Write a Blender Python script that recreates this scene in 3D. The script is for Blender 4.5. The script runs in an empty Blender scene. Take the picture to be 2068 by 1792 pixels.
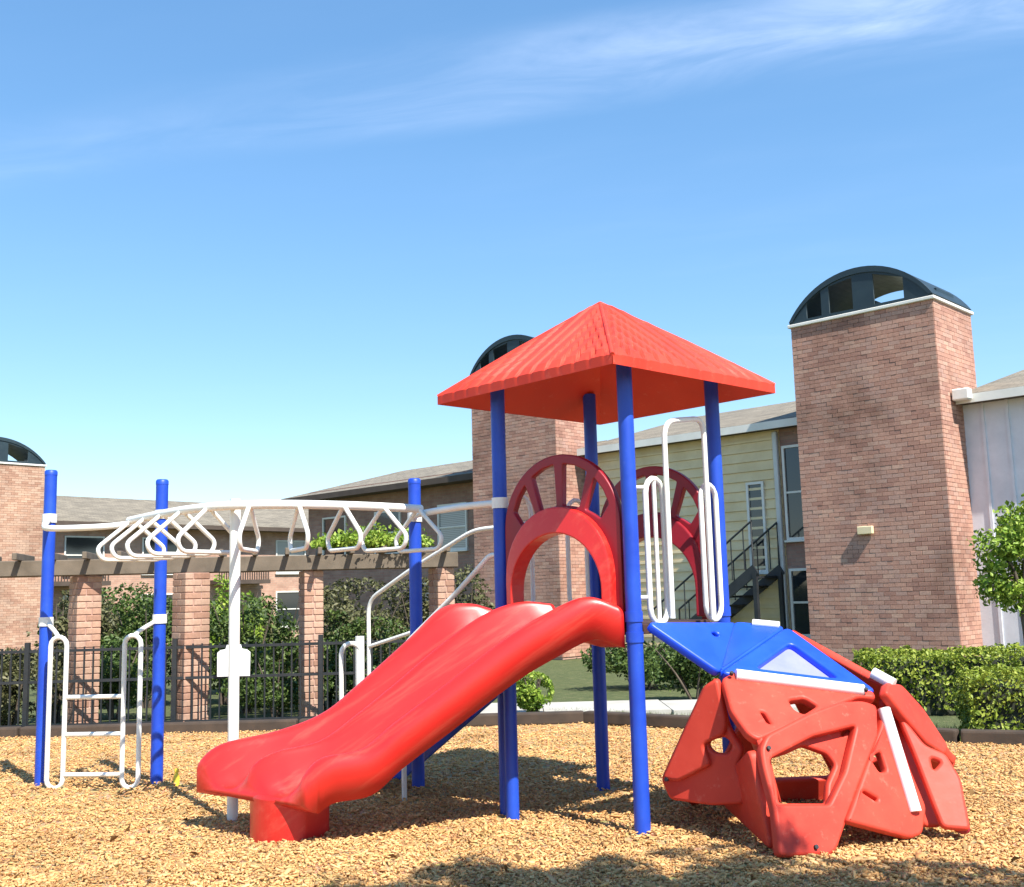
import bpy, bmesh, math, random
import numpy as np
from mathutils import Vector, Matrix, noise
random.seed(7); rng = np.random.default_rng(11)
S = bpy.context.scene
COL = S.collection
PI = math.pi
def V(*a): return Vector(a)

# ------------------------------------------------------------------ camera
FPX, PITCH, ROLL, CAMH = 2178.0, math.radians(7.95), math.radians(-1.5), 1.4
CAMM = Matrix.Translation((0, 0, CAMH)) @ Matrix.Rotation(PI/2 + PITCH, 4, 'X') @ Matrix.Rotation(ROLL, 4, 'Z')
cd = bpy.data.cameras.new('camera'); cam = bpy.data.objects.new('camera', cd); COL.objects.link(cam)
cam.matrix_world = CAMM
cd.sensor_width = 36; cd.lens = 36*FPX/2068; cd.clip_start = .05; cd.clip_end = 2000
S.camera = cam
S.render.resolution_x, S.render.resolution_y = 1024, 887

# ------------------------------------------------------------------ sky and sun
SUN = Vector((.43, -.66, 1.0)).normalized()
sun_el = math.asin(SUN.z); sun_az = math.atan2(SUN.x, SUN.y)
w = bpy.data.worlds.new('World'); S.world = w; w.use_nodes = True
nt = w.node_tree; nt.nodes.clear()
def wn(t, **k):
    n = nt.nodes.new(t)
    for a, b in k.items(): setattr(n, a, b)
    return n
out = wn('ShaderNodeOutputWorld'); bg = wn('ShaderNodeBackground')
sky = wn('ShaderNodeTexSky', sky_type='NISHITA', sun_disc=False, sun_elevation=sun_el, sun_rotation=sun_az,
         air_density=1.0, dust_density=0, ozone_density=4.0)
hsv = wn('ShaderNodeHueSaturation'); hsv.inputs['Saturation'].default_value = 1.36; hsv.inputs['Value'].default_value = 1.0
tc = wn('ShaderNodeTexCoord')
# thin cirrus laid on a high plane: direction divided by its height
sep = wn('ShaderNodeSeparateXYZ'); nt.links.new(tc.outputs['Generated'], sep.inputs[0])
mx = wn('ShaderNodeMath', operation='MAXIMUM'); mx.inputs[1].default_value = .06; nt.links.new(sep.outputs['Z'], mx.inputs[0])
dx = wn('ShaderNodeMath', operation='DIVIDE'); nt.links.new(sep.outputs['X'], dx.inputs[0]); nt.links.new(mx.outputs[0], dx.inputs[1])
dy = wn('ShaderNodeMath', operation='DIVIDE'); nt.links.new(sep.outputs['Y'], dy.inputs[0]); nt.links.new(mx.outputs[0], dy.inputs[1])
cmb = wn('ShaderNodeCombineXYZ'); nt.links.new(dx.outputs[0], cmb.inputs[0]); nt.links.new(dy.outputs[0], cmb.inputs[1])
def wmath(op, a, b=None, c=None):
    n = wn('ShaderNodeMath', operation=op)
    for k, q in enumerate((a, b, c)):
        if q is None: continue
        if isinstance(q, (int, float)): n.inputs[k].default_value = q
        else: nt.links.new(q, n.inputs[k])
    return n.outputs[0]
def wdot(x, y):
    d = wn('ShaderNodeVectorMath', operation='DOT_PRODUCT'); d.inputs[1].default_value = (x, y, 0); nt.links.new(cmb.outputs[0], d.inputs[0]); return d.outputs['Value']
U, Vv = wdot(.963, -.268), wdot(.268, .963)
uv = wn('ShaderNodeCombineXYZ'); nt.links.new(U, uv.inputs[0]); nt.links.new(wmath('MULTIPLY', Vv, 2.6), uv.inputs[1]); uv.inputs[2].default_value = 5.3
def wnoise(sc, det, ro, dist=0):
    n = wn('ShaderNodeTexNoise'); n.inputs['Scale'].default_value = sc; n.inputs['Detail'].default_value = det; n.inputs['Roughness'].default_value = ro
    n.inputs['Distortion'].default_value = dist; nt.links.new(uv.outputs[0], n.inputs['Vector']); return n.outputs['Fac']
nb, ns = wnoise(.9, 3, .45), wnoise(2.1, 8, .58, .8)
# parallel streaks of cirrus, far apart
dist = wmath('ABSOLUTE', wmath('WRAP', wmath('ADD', wmath('SUBTRACT', Vv, 1.93), wmath('MULTIPLY', wmath('SUBTRACT', nb, .5), .22)), 6.0, -6.0))
mr1 = wn('ShaderNodeMapRange', interpolation_type='SMOOTHSTEP'); nt.links.new(dist, mr1.inputs[0])
mr1.inputs['From Min'].default_value = 0; mr1.inputs['From Max'].default_value = .22; mr1.inputs['To Min'].default_value = 1; mr1.inputs['To Max'].default_value = 0
mr2 = wn('ShaderNodeMapRange', interpolation_type='SMOOTHSTEP'); nt.links.new(ns, mr2.inputs[0])
mr2.inputs['From Min'].default_value = .25; mr2.inputs['From Max'].default_value = .85; mr2.inputs['To Min'].default_value = .12; mr2.inputs['To Max'].default_value = 1
mr3 = wn('ShaderNodeMapRange', interpolation_type='SMOOTHSTEP'); nt.links.new(nb, mr3.inputs[0])
mr3.inputs['From Min'].default_value = .40; mr3.inputs['From Max'].default_value = .85; mr3.inputs['To Min'].default_value = 0; mr3.inputs['To Max'].default_value = .07
mr4 = wn('ShaderNodeMapRange', interpolation_type='SMOOTHSTEP'); nt.links.new(U, mr4.inputs[0])
mr4.inputs['From Min'].default_value = -1.25; mr4.inputs['From Max'].default_value = .35; mr4.inputs['To Min'].default_value = .2; mr4.inputs['To Max'].default_value = 1
fac = wmath('MULTIPLY', wmath('MULTIPLY', mr2.outputs[0], mr4.outputs[0]), wmath('ADD', wmath('MULTIPLY', mr1.outputs[0], .55), mr3.outputs[0]))
mix = wn('ShaderNodeMixRGB'); mix.inputs[2].default_value = (3.3, 3.75, 4.7, 1)
gm = wn('ShaderNodeGamma'); gm.inputs[1].default_value = .68; nt.links.new(sky.outputs[0], gm.inputs[0]); nt.links.new(gm.outputs[0], hsv.inputs['Color']); nt.links.new(hsv.outputs[0], mix.inputs[1]); nt.links.new(fac, mix.inputs[0])
nt.links.new(mix.outputs[0], bg.inputs['Color']); bg.inputs['Strength'].default_value = .195
nt.links.new(bg.outputs[0], out.inputs['Surface'])
sd = bpy.data.lights.new('sun', 'SUN'); sd.energy = 5.0; sd.angle = math.radians(.5); sd.color = (1, .95, .86)
so = bpy.data.objects.new('sun', sd); COL.objects.link(so)
so.rotation_euler = SUN.to_track_quat('Z', 'Y').to_euler(); so.location = (5, -5, 12)
S.view_settings.view_transform = 'Standard'; S.view_settings.look = 'None'
S.view_settings.exposure = .95; S.view_settings.gamma = 1.0

# ------------------------------------------------------------------ helpers
def ray(px, py):
    return CAMM.to_3x3() @ Vector(((px-1034)/FPX, -(py-896)/FPX, -1))
def aty(px, py, Y):
    r = ray(px, py); return Vector((0, 0, CAMH)) + r*(Y/r.y)
def atz(px, py, Z):
    r = ray(px, py); return Vector((0, 0, CAMH)) + r*((Z-CAMH)/r.z)

def thing(name, loc, label, cat, group=None, rotz=0, kind=None):
    o = bpy.data.objects.new(name, None); COL.objects.link(o)
    o.empty_display_size = .2
    o.location = loc; o.rotation_euler = (0, 0, rotz)
    o['_m'] = 0
    del o['_m']
    tag(o, label, cat, group, kind); return o
def tag(o, label=None, cat=None, group=None, kind=None):
    if label: o['label'] = label
    if cat: o['category'] = cat
    if group: o['group'] = group
    if kind: o['kind'] = kind
    return o
def mat_of(o):
    m = Matrix.Translation(o.location) @ o.rotation_euler.to_matrix().to_4x4()
    return mat_of(o.parent) @ m if o.parent else m
def link(name, me, mat, parent=None, world=False, smooth=None):
    """link a mesh as one object; world=True: verts are world coordinates, moved into the parent's frame"""
    if parent and world: me.transform(mat_of(parent).inverted())
    if mat: me.materials.clear(); me.materials.append(mat)
    if smooth is not None:
        me.polygons.foreach_set('use_smooth', [smooth]*len(me.polygons))
    o = bpy.data.objects.new(name, me); COL.objects.link(o)
    if parent: o.parent = parent
    me.update()
    return o

class MB:
    def __init__(s): s.v = []; s.f = []; s.sm = []
    def add(s, vs, fs, smooth=False):
        b = len(s.v); s.v += [tuple(p) for p in vs]; s.f += [tuple(b+i for i in f) for f in fs]; s.sm += [smooth]*len(fs); return s
    def box(s, a, b, M=None):
        x0, y0, z0 = a; x1, y1, z1 = b
        vs = [V(x, y, z) for z in (z0, z1) for y in (y0, y1) for x in (x0, x1)]
        if M: vs = [M @ p for p in vs]
        return s.add(vs, [(0,2,3,1), (4,5,7,6), (0,1,5,4), (2,6,7,3), (0,4,6,2), (1,3,7,5)])
    def bar(s, p, q, w, h, up=V(0,0,1)):
        p, q = V(*p), V(*q); d = (q-p); L = d.length; d.normalize()
        sx = d.cross(up)
        if sx.length < 1e-4: sx = d.cross(V(1,0,0))
        sx.normalize(); u = sx.cross(d)
        M = Matrix((( d.x, sx.x, u.x, p.x), (d.y, sx.y, u.y, p.y), (d.z, sx.z, u.z, p.z), (0,0,0,1)))
        return s.box((0, -w/2, -h/2), (L, w/2, h/2), M)
    def tube(s, pts, r, n=12, closed=False, cap=True):
        pts = [V(*p) for p in pts]; m = len(pts)
        rs = r if isinstance(r, (list, tuple)) else [r]*m
        tang = []
        for i in range(m):
            a = pts[i-1] if (i > 0 or closed) else pts[i]
            b = pts[(i+1) % m] if (i < m-1 or closed) else pts[i]
            t = (b-a); t.normalize(); tang.append(t)
        ref = V(0,0,1) if abs(tang[0].z) < .9 else V(1,0,0)
        x = tang[0].cross(ref).normalized()
        vs = []
        for i in range(m):
            t = tang[i]; x = (x - t*x.dot(t))
            x.normalize(); y = t.cross(x)
            for k in range(n):
                a = 2*PI*k/n; vs.append(pts[i] + (x*math.cos(a) + y*math.sin(a))*rs[i])
        fs = []
        for i in range(m if closed else m-1):
            j = (i+1) % m
            for k in range(n):
                fs.append((i*n+k, i*n+(k+1) % n, j*n+(k+1) % n, j*n+k))
        s.add(vs, fs, True)
        if cap and not closed:
            s.add(vs[:n], [tuple(range(n))[::-1]]); s.add(vs[-n:], [tuple(range(n))])
        return s
    def lathe(s, c, prof, n=20):
        """profile [(r, z)] about the vertical through c"""
        vs = [V(c[0]+r*math.cos(2*PI*k/n), c[1]+r*math.sin(2*PI*k/n), c[2]+z) for r, z in prof for k in range(n)]
        fs = [(i*n+k, i*n+(k+1) % n, (i+1)*n+(k+1) % n, (i+1)*n+k) for i in range(len(prof)-1) for k in range(n)]
        s.add(vs, fs, True); s.add(vs[-n:], [tuple(range(n))]); s.add(vs[:n], [tuple(range(n))[::-1]]); return s
    def mesh(s, name):
        me = bpy.data.meshes.new(name); me.from_pydata(s.v, [], s.f)
        me.polygons.foreach_set('use_smooth', s.sm); me.update(); return me
    def build(s, name, mat, parent=None, world=True):
        return link(name, s.mesh(name), mat, parent, world)

def bevel_mesh(me, w=.006, seg=2):
    bm = bmesh.new(); bm.from_mesh(me)
    bmesh.ops.recalc_face_normals(bm, faces=bm.faces)
    es = [e for e in bm.edges if len(e.link_faces) == 2 and e.calc_face_angle(0) > .6]
    bmesh.ops.bevel(bm, geom=es, offset=w, segments=seg, affect='EDGES', profile=.6, clamp_overlap=True)
    bm.to_mesh(me); bm.free(); return me
def bez(pts, n=8):
    """Catmull-Rom through points"""
    P = [V(*p) for p in pts]; out = []
    for i in range(len(P)-1):
        a = P[i-1] if i else P[0]*2-P[1]; b, c = P[i], P[i+1]; d = P[i+2] if i+2 < len(P) else P[-1]*2-P[-2]
        for k in range(n):
            t = k/n
            out.append(.5*((2*b) + (c-a)*t + (2*a-5*b+4*c-d)*t*t + (3*b-a-3*c+d)*t**3))
    out.append(P[-1]); return out
def fillet(pts, r, closed=False, n=5):
    """round the corners of a polyline"""
    P = [V(*p) for p in pts]; m = len(P); out = []
    for i in range(m):
        if not closed and i in (0, m-1): out.append(P[i]); continue
        a, b, c = P[i-1], P[i], P[(i+1) % m]
        u = (a-b); v = (c-b); rr = min(r, u.length*.48, v.length*.48)
        p0 = b+u.normalized()*rr; p1 = b+v.normalized()*rr
        for k in range(n+1):
            t = k/n; out.append(p0*(1-t)**2 + b*2*t*(1-t) + p1*t*t)
    return out
def plate(outer, holes, thick, bev=.008, res=2):
    """flat 2-D outline with holes -> mesh of a plate in its own XY plane, rounded edges"""
    cu = bpy.data.curves.new('tmp', 'CURVE'); cu.dimensions = '2D'; cu.fill_mode = 'BOTH'
    cu.extrude = max(thick/2-bev, .0005); cu.bevel_depth = bev; cu.bevel_resolution = res; cu.offset = -bev
    for poly in [outer]+list(holes):
        sp = cu.splines.new('POLY'); sp.points.add(len(poly)-1); sp.use_cyclic_u = True
        for q, p in zip(sp.points, poly): q.co = (p[0], p[1], 0, 1)
    o = bpy.data.objects.new('tmp', cu)
    me = bpy.data.meshes.new_from_object(o)
    bpy.data.objects.remove(o); bpy.data.curves.remove(cu)
    return me
def np_mesh(name, verts, faces_n, k):
    """verts (n,3); faces as an index array (m,k)"""
    me = bpy.data.meshes.new(name)
    me.vertices.add(len(verts)); me.vertices.foreach_set('co', verts.astype(np.float32).ravel())
    m = len(faces_n)
    me.loops.add(m*k); me.loops.foreach_set('vertex_index', faces_n.astype(np.int32).ravel())
    me.polygons.add(m)
    me.polygons.foreach_set('loop_start', np.arange(0, m*k, k, dtype=np.int32))
    me.polygons.foreach_set('loop_total', np.full(m, k, dtype=np.int32))
    me.update(calc_edges=True); return me
def leaf_mesh(name, P, size, up=.3, aspect=.55, outward=None):
    """rhombic leaves at points P with scattered directions"""
    n = len(P)
    nrm = rng.normal(size=(n, 3)); nrm[:, 2] += up
    if outward is not None: nrm = nrm*.75 + outward*1.1
    nrm /= np.linalg.norm(nrm, axis=1)[:, None]
    t = rng.normal(size=(n, 3)); t -= nrm*(t*nrm).sum(1)[:, None]; t /= np.linalg.norm(t, axis=1)[:, None]
    b = np.cross(nrm, t)
    L = (size*rng.uniform(.6, 1.35, n))[:, None]
    fold = nrm*L*.16
    v = np.stack([P-t*L*.5, P+b*L*aspect*.5+fold, P+t*L*.5, P-b*L*aspect*.5+fold], 1).reshape(-1, 3)
    i = np.arange(n)[:, None]*4
    f = np.concatenate([np.concatenate([i, i+1, i+2], 1), np.concatenate([i, i+2, i+3], 1)])
    return np_mesh(name, v, f, 3)

# ------------------------------------------------------------------ materials
MATS = {}
def nodes(name):
    m = bpy.data.materials.new(name); m.use_nodes = True; t = m.node_tree
    b = t.nodes['Principled BSDF']; MATS[name] = m
    return m, t, b
def N(t, typ, **k):
    n = t.nodes.new(typ)
    for a, b in k.items():
        if a in n.inputs.keys(): n.inputs[a].default_value = b
        else: setattr(n, a, b)
    return n
def ramp(t, fac, stops):
    r = N(t, 'ShaderNodeValToRGB'); e = r.color_ramp.elements
    while len(e) < len(stops): e.new(.5)
    for q, (p, c) in zip(e, stops): q.position = p; q.color = (*c, 1)
    t.links.new(fac, r.inputs[0]); return r.outputs[0]
def objc(t): return N(t, 'ShaderNodeTexCoord').outputs['Object']
def noise_n(t, scale, detail=4, rough=.55, vec=None):
    n = N(t, 'ShaderNodeTexNoise'); n.inputs['Scale'].default_value = scale; n.inputs['Detail'].default_value = detail
    n.inputs['Roughness'].default_value = rough
    t.links.new(vec if vec else objc(t), n.inputs['Vector']); return n.outputs['Fac']
def bump(t, b, h, strength, dist):
    n = N(t, 'ShaderNodeBump'); n.inputs['Strength'].default_value = strength; n.inputs['Distance'].default_value = dist
    t.links.new(h, n.inputs['Height']); t.links.new(n.outputs[0], b.inputs['Normal'])
def coated(name, c1, c2, rough=.4, scale=3, bumpd=.0008, coat=0, spec=.5, dust=None):
    """painted or moulded surface: two close tones, wear in the gloss, fine relief, pale scuffs"""
    m, t, b = nodes(name)
    f = noise_n(t, scale, 6, .6)
    col = ramp(t, f, [(.3, c1), (.7, c2)])
    if dust:
        f3 = noise_n(t, scale*7, 8, .7)
        msk = ramp(t, f3, [(.58, (0,0,0)), (.75, (1,1,1))])
        mul = N(t, 'ShaderNodeMath', operation='MULTIPLY'); mul.inputs[1].default_value = .35
        t.links.new(msk, mul.inputs[0])
        mm = N(t, 'ShaderNodeMixRGB'); mm.inputs[2].default_value = (*dust, 1)
        t.links.new(mul.outputs[0], mm.inputs[0]); t.links.new(col, mm.inputs[1]); col = mm.outputs[0]
    t.links.new(col, b.inputs['Base Color'])
    f2 = noise_n(t, scale*4, 5, .6)
    mr = N(t, 'ShaderNodeMapRange'); mr.inputs['To Min'].default_value = rough*.75; mr.inputs['To Max'].default_value = min(1, rough*1.35)
    t.links.new(f2, mr.inputs[0]); t.links.new(mr.outputs[0], b.inputs['Roughness'])
    b.inputs['Specular IOR Level'].default_value = spec
    b.inputs['Coat Weight'].default_value = coat; b.inputs['Coat Roughness'].default_value = .13
    bump(t, b, noise_n(t, 60, 3), .35, bumpd)
    return m
def island(t):
    """one random number for each loose piece, also when the pieces are objects sharing a mesh"""
    g = N(t, 'ShaderNodeNewGeometry').outputs['Random Per Island']; o = N(t, 'ShaderNodeObjectInfo').outputs['Random']
    a = N(t, 'ShaderNodeMath', operation='ADD'); t.links.new(g, a.inputs[0]); t.links.new(o, a.inputs[1])
    f = N(t, 'ShaderNodeMath', operation='FRACT'); t.links.new(a.outputs[0], f.inputs[0]); return f.outputs[0]
def pieces(name, stops, rough=.85, grain=40, bumpd=.002, stain=.8):
    m, t, b = nodes(name)
    col = ramp(t, island(t), stops)
    g = noise_n(t, grain, 5, .65)
    mm = N(t, 'ShaderNodeMixRGB', blend_type='MULTIPLY'); mm.inputs[0].default_value = .55
    gc = ramp(t, g, [(.25, (.55,.55,.55)), (.75, (1.25,1.25,1.25))])
    t.links.new(col, mm.inputs[1]); t.links.new(gc, mm.inputs[2])
    ps = N(t, 'ShaderNodeNewGeometry').outputs['Position']
    st = N(t, 'ShaderNodeMixRGB', blend_type='MULTIPLY'); st.inputs[0].default_value = 1
    t.links.new(mm.outputs[0], st.inputs[1]); t.links.new(ramp(t, noise_n(t, stain, 7, .62, ps), [(.3, (.62,.60,.58)), (.5, (1,1,1)), (.72, (1.16,1.15,1.12))]), st.inputs[2])
    t.links.new(st.outputs[0], b.inputs['Base Color']); b.inputs['Roughness'].default_value = rough
    b.inputs['Specular IOR Level'].default_value = .25
    bump(t, b, g, .6, bumpd); return m
def leafy(name, stops, trans=.25):
    m, t, b = nodes(name)
    col = ramp(t, island(t), stops)
    t.links.new(col, b.inputs['Base Color']); b.inputs['Roughness'].default_value = .5
    b.inputs['Specular IOR Level'].default_value = .35
    tr = N(t, 'ShaderNodeBsdfTranslucent'); t.links.new(col, tr.inputs['Color'])
    ms = N(t, 'ShaderNodeMixShader'); ms.inputs[0].default_value = trans
    o = t.nodes['Material Output']
    t.links.new(b.outputs[0], ms.inputs[1]); t.links.new(tr.outputs[0], ms.inputs[2]); t.links.new(ms.outputs[0], o.inputs['Surface'])
    return m
def brickwall(name, c1, c2, mortar):
    m, t, b = nodes(name)
    s = N(t, 'ShaderNodeSeparateXYZ'); t.links.new(objc(t), s.inputs[0])
    a = N(t, 'ShaderNodeMath', operation='ADD'); t.links.new(s.outputs[0], a.inputs[0]); t.links.new(s.outputs[1], a.inputs[1])
    c = N(t, 'ShaderNodeCombineXYZ'); t.links.new(a.outputs[0], c.inputs[0]); t.links.new(s.outputs[2], c.inputs[1])
    br = N(t, 'ShaderNodeTexBrick'); br.inputs['Scale'].default_value = 1
    br.inputs['Brick Width'].default_value = .208; br.inputs['Row Height'].default_value = .075
    br.inputs['Mortar Size'].default_value = .005; br.inputs['Mortar Smooth'].default_value = .3
    br.inputs['Color1'].default_value = (*c1, 1); br.inputs['Color2'].default_value = (*c2, 1); br.inputs['Mortar'].default_value = (*mortar, 1)
    t.links.new(c.outputs[0], br.inputs['Vector'])
    f = noise_n(t, 1.7, 8, .65)
    mm = N(t, 'ShaderNodeMixRGB', blend_type='MULTIPLY'); mm.inputs[0].default_value = .7
    t.links.new(br.outputs['Color'], mm.inputs[1]); t.links.new(ramp(t, f, [(.3, (.6,.58,.56)), (.7, (1.2,1.2,1.2))]), mm.inputs[2])
    t.links.new(mm.outputs[0], b.inputs['Base Color']); b.inputs['Roughness'].default_value = .9
    iv = N(t, 'ShaderNodeMath', operation='SUBTRACT'); iv.inputs[0].default_value = 1; t.links.new(br.outputs['Fac'], iv.inputs[1])
    bump(t, b, iv.outputs[0], .8, .008); return m

m, t, b = nodes('slide_red_plastic')
f = noise_n(t, 1.2, 5, .6); base = ramp(t, f, [(.3, (.58,.014,.012)), (.7, (.67,.026,.018))])
mpn = N(t, 'ShaderNodeMapping'); mpr = N(t, 'ShaderNodeMapping'); mpr.inputs['Rotation'].default_value = (0, math.radians(33), 0); t.links.new(objc(t), mpr.inputs[0]); mpn.inputs['Scale'].default_value = (.8, 13, 13); t.links.new(mpr.outputs[0], mpn.inputs[0])
sc = noise_n(t, 1.0, 9, .68, mpn.outputs[0])
mu = N(t, 'ShaderNodeMath', operation='MULTIPLY'); mu.inputs[1].default_value = .55; t.links.new(ramp(t, sc, [(.52, (0,0,0)), (.8, (1,1,1))]), mu.inputs[0])
mm = N(t, 'ShaderNodeMixRGB'); mm.inputs[2].default_value = (.74,.14,.09,1); t.links.new(mu.outputs[0], mm.inputs[0]); t.links.new(base, mm.inputs[1])
t.links.new(mm.outputs[0], b.inputs['Base Color'])
mr = N(t, 'ShaderNodeMapRange'); mr.inputs['To Min'].default_value = .3; mr.inputs['To Max'].default_value = .5; t.links.new(sc, mr.inputs[0]); t.links.new(mr.outputs[0], b.inputs['Roughness'])
b.inputs['Coat Weight'].default_value = .3; b.inputs['Coat Roughness'].default_value = .3
bump(t, b, noise_n(t, 9, 3), .12, .004); M_RED = m
M_ROOFRED = coated('roof_red_plastic', (.58,.038,.020), (.70,.066,.036), .5, 2.2, .0008, spec=.25, dust=(.72,.24,.16))
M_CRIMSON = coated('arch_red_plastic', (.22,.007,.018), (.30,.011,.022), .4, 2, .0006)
M_DOME = coated('climber_red_plastic', (.52,.038,.022), (.64,.068,.04), .48, 2.4, .0012, spec=.25, dust=(.70,.28,.2))
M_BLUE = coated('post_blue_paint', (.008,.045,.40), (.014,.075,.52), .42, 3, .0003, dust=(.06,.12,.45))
M_BLUEP = coated('climber_blue_plastic', (.006,.05,.60), (.012,.085,.74), .38, 2, .0008)
M_WHITE = coated('white_pipe_paint', (.72,.72,.66), (.82,.82,.77), .4, 6, .0003, dust=(.5,.48,.42))
M_WPLAST = coated('white_plastic', (.74,.74,.74), (.83,.83,.83), .35, 3, .0005)
M_PALE = coated('pale_lavender_plastic', (.20,.22,.60), (.28,.29,.68), .5, 3, .0008)
M_DECK = coated('deck_coating', (.05,.022,.018), (.075,.035,.03), .7, 5, .002)
M_BLACK = coated('black_metal', (.012,.014,.016), (.025,.027,.03), .5, 5, .0005)
M_CAPM = coated('chimney_cap_metal', (.010,.022,.030), (.02,.038,.048), .45, 2, .001)
M_TIMBER = coated('dark_timber', (.035,.024,.017), (.075,.05,.034), .85, 6, .004)
M_BEAM = coated('weathered_beam_wood', (.10,.078,.055), (.17,.135,.10), .85, 5, .004)
M_FASCIA = coated('white_fascia_paint', (.66,.64,.58), (.76,.74,.69), .6, 3, .001)
M_SOFFIT = coated('brown_soffit_paint', (.06,.042,.032), (.09,.065,.05), .8, 3, .001)
M_GREYB = coated('grey_board_paint', (.62,.62,.66), (.74,.73,.77), .75, 3, .002, dust=(.5,.48,.46))
M_SIDING = coated('tan_siding_paint', (.66,.53,.31), (.78,.65,.42), .75, 2.5, .002, dust=(.25,.2,.13))
M_CONC = coated('concrete', (.36,.34,.30), (.47,.45,.40), .9, 2, .004, dust=(.25,.24,.2))
M_GALV = coated('pale_trim_metal', (.52,.52,.50), (.62,.62,.60), .5, 4, .0006)
M_YELLOW = coated('yellow_plastic', (.75,.55,.04), (.8,.6,.06), .5, 4, .0006)
M_BARK = coated('bark', (.06,.045,.032), (.13,.10,.075), .95, 9, .012)
M_BRICK = pieces('brick_clay', [(0, (.37,.195,.15)), (.3, (.44,.24,.18)), (.55, (.49,.275,.205)), (.8, (.43,.26,.21)), (1, (.52,.32,.24))], .9, 30)
M_BRICKL = pieces('brick_clay_light', [(0, (.36,.20,.14)), (.4, (.45,.27,.19)), (.75, (.5,.33,.24)), (1, (.42,.27,.2))], .9, 30)
M_MORTAR = coated('mortar', (.41,.245,.195), (.47,.30,.24), .95, 8, .003)
M_BRICKW = brickwall('brick_wall', (.30,.165,.13), (.36,.22,.17), (.3,.24,.2))
M_BRICKW2 = brickwall('salmon_brick_wall', (.46,.26,.19), (.52,.32,.235), (.42,.34,.28))
M_LEAF1 = leafy('hedge_leaf', [(0, (.09,.14,.014)), (.5, (.23,.30,.03)), (1, (.40,.44,.07))])
M_LEAF2 = leafy('shrub_leaf', [(0, (.035,.065,.015)), (.5, (.07,.12,.025)), (1, (.14,.19,.045))])
M_LEAF3 = leafy('olive_leaf', [(0, (.06,.065,.025)), (.5, (.11,.115,.045)), (1, (.18,.17,.08))])
M_LEAF4 = leafy('bright_leaf', [(0, (.10,.19,.015)), (.5, (.24,.36,.04)), (1, (.40,.48,.09))])
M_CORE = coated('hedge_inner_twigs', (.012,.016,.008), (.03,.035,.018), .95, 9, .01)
M_GRASS = leafy('grass_blade', [(0, (.05,.085,.016)), (.5, (.10,.14,.03)), (1, (.2,.2,.07))], .2)
M_CHIP = pieces('wood_chip', [(0, (.40,.20,.075)), (.22, (.58,.315,.12)), (.6, (.68,.40,.16)), (.85, (.76,.49,.225)), (1, (.48,.28,.13))], .85, 50, .002, 1.6)

m, t, b = nodes('mulch_ground')
f1 = noise_n(t, 38, 6, .7); f2 = noise_n(t, 1.1, 4, .6)
vo = N(t, 'ShaderNodeTexVoronoi'); vo.inputs['Scale'].default_value = 26; t.links.new(objc(t), vo.inputs['Vector'])
mm = N(t, 'ShaderNodeMixRGB', blend_type='MULTIPLY'); mm.inputs[0].default_value = .8
base = ramp(t, f1, [(.25, (.30,.17,.07)), (.5, (.55,.36,.16)), (.75, (.68,.48,.24))])
t.links.new(base, mm.inputs[1]); t.links.new(ramp(t, f2, [(.3, (.82,.8,.78)), (.7, (1.05,1.05,1.05))]), mm.inputs[2])
mm2 = N(t, 'ShaderNodeMixRGB', blend_type='MULTIPLY'); mm2.inputs[0].default_value = .35
t.links.new(mm.outputs[0], mm2.inputs[1]); t.links.new(vo.outputs['Color'], mm2.inputs[2])
t.links.new(mm2.outputs[0], b.inputs['Base Color']); b.inputs['Roughness'].default_value = .95
bump(t, b, vo.outputs['Distance'], 1, .02); M_MULCH = m

m, t, b = nodes('lawn_ground')
t.links.new(ramp(t, noise_n(t, 9, 8, .7), [(.3, (.05,.07,.02)), (.55, (.10,.12,.04)), (.75, (.2,.17,.09))]), b.inputs['Base Color'])
b.inputs['Roughness'].default_value = 1; bump(t, b, noise_n(t, 60, 4), 1, .03); M_LAWN = m

m, t, b = nodes('roof_shingle')
s = N(t, 'ShaderNodeSeparateXYZ'); t.links.new(objc(t), s.inputs[0])
c = N(t, 'ShaderNodeCombineXYZ'); t.links.new(s.outputs[0], c.inputs[0]); t.links.new(s.outputs[1], c.inputs[1])
br = N(t, 'ShaderNodeTexBrick'); br.inputs['Scale'].default_value = 1; br.inputs['Brick Width'].default_value = .33; br.inputs['Row Height'].default_value = .14
br.inputs['Mortar Size'].default_value = .006; br.inputs['Color1'].default_value = (.17,.145,.11,1); br.inputs['Color2'].default_value = (.25,.215,.165,1)
br.inputs['Mortar'].default_value = (.06,.05,.04,1); t.links.new(c.outputs[0], br.inputs['Vector'])
mm = N(t, 'ShaderNodeMixRGB', blend_type='MULTIPLY'); mm.inputs[0].default_value = .6; t.links.new(br.outputs['Color'], mm.inputs[1])
t.links.new(ramp(t, noise_n(t, 2, 8, .7), [(.3, (.6,.6,.6)), (.7, (1.3,1.3,1.25))]), mm.inputs[2])
t.links.new(mm.outputs[0], b.inputs['Base Color']); b.inputs['Roughness'].default_value = .95
bump(t, b, br.outputs['Fac'], .6, -.012); M_SHINGLE = m

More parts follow.
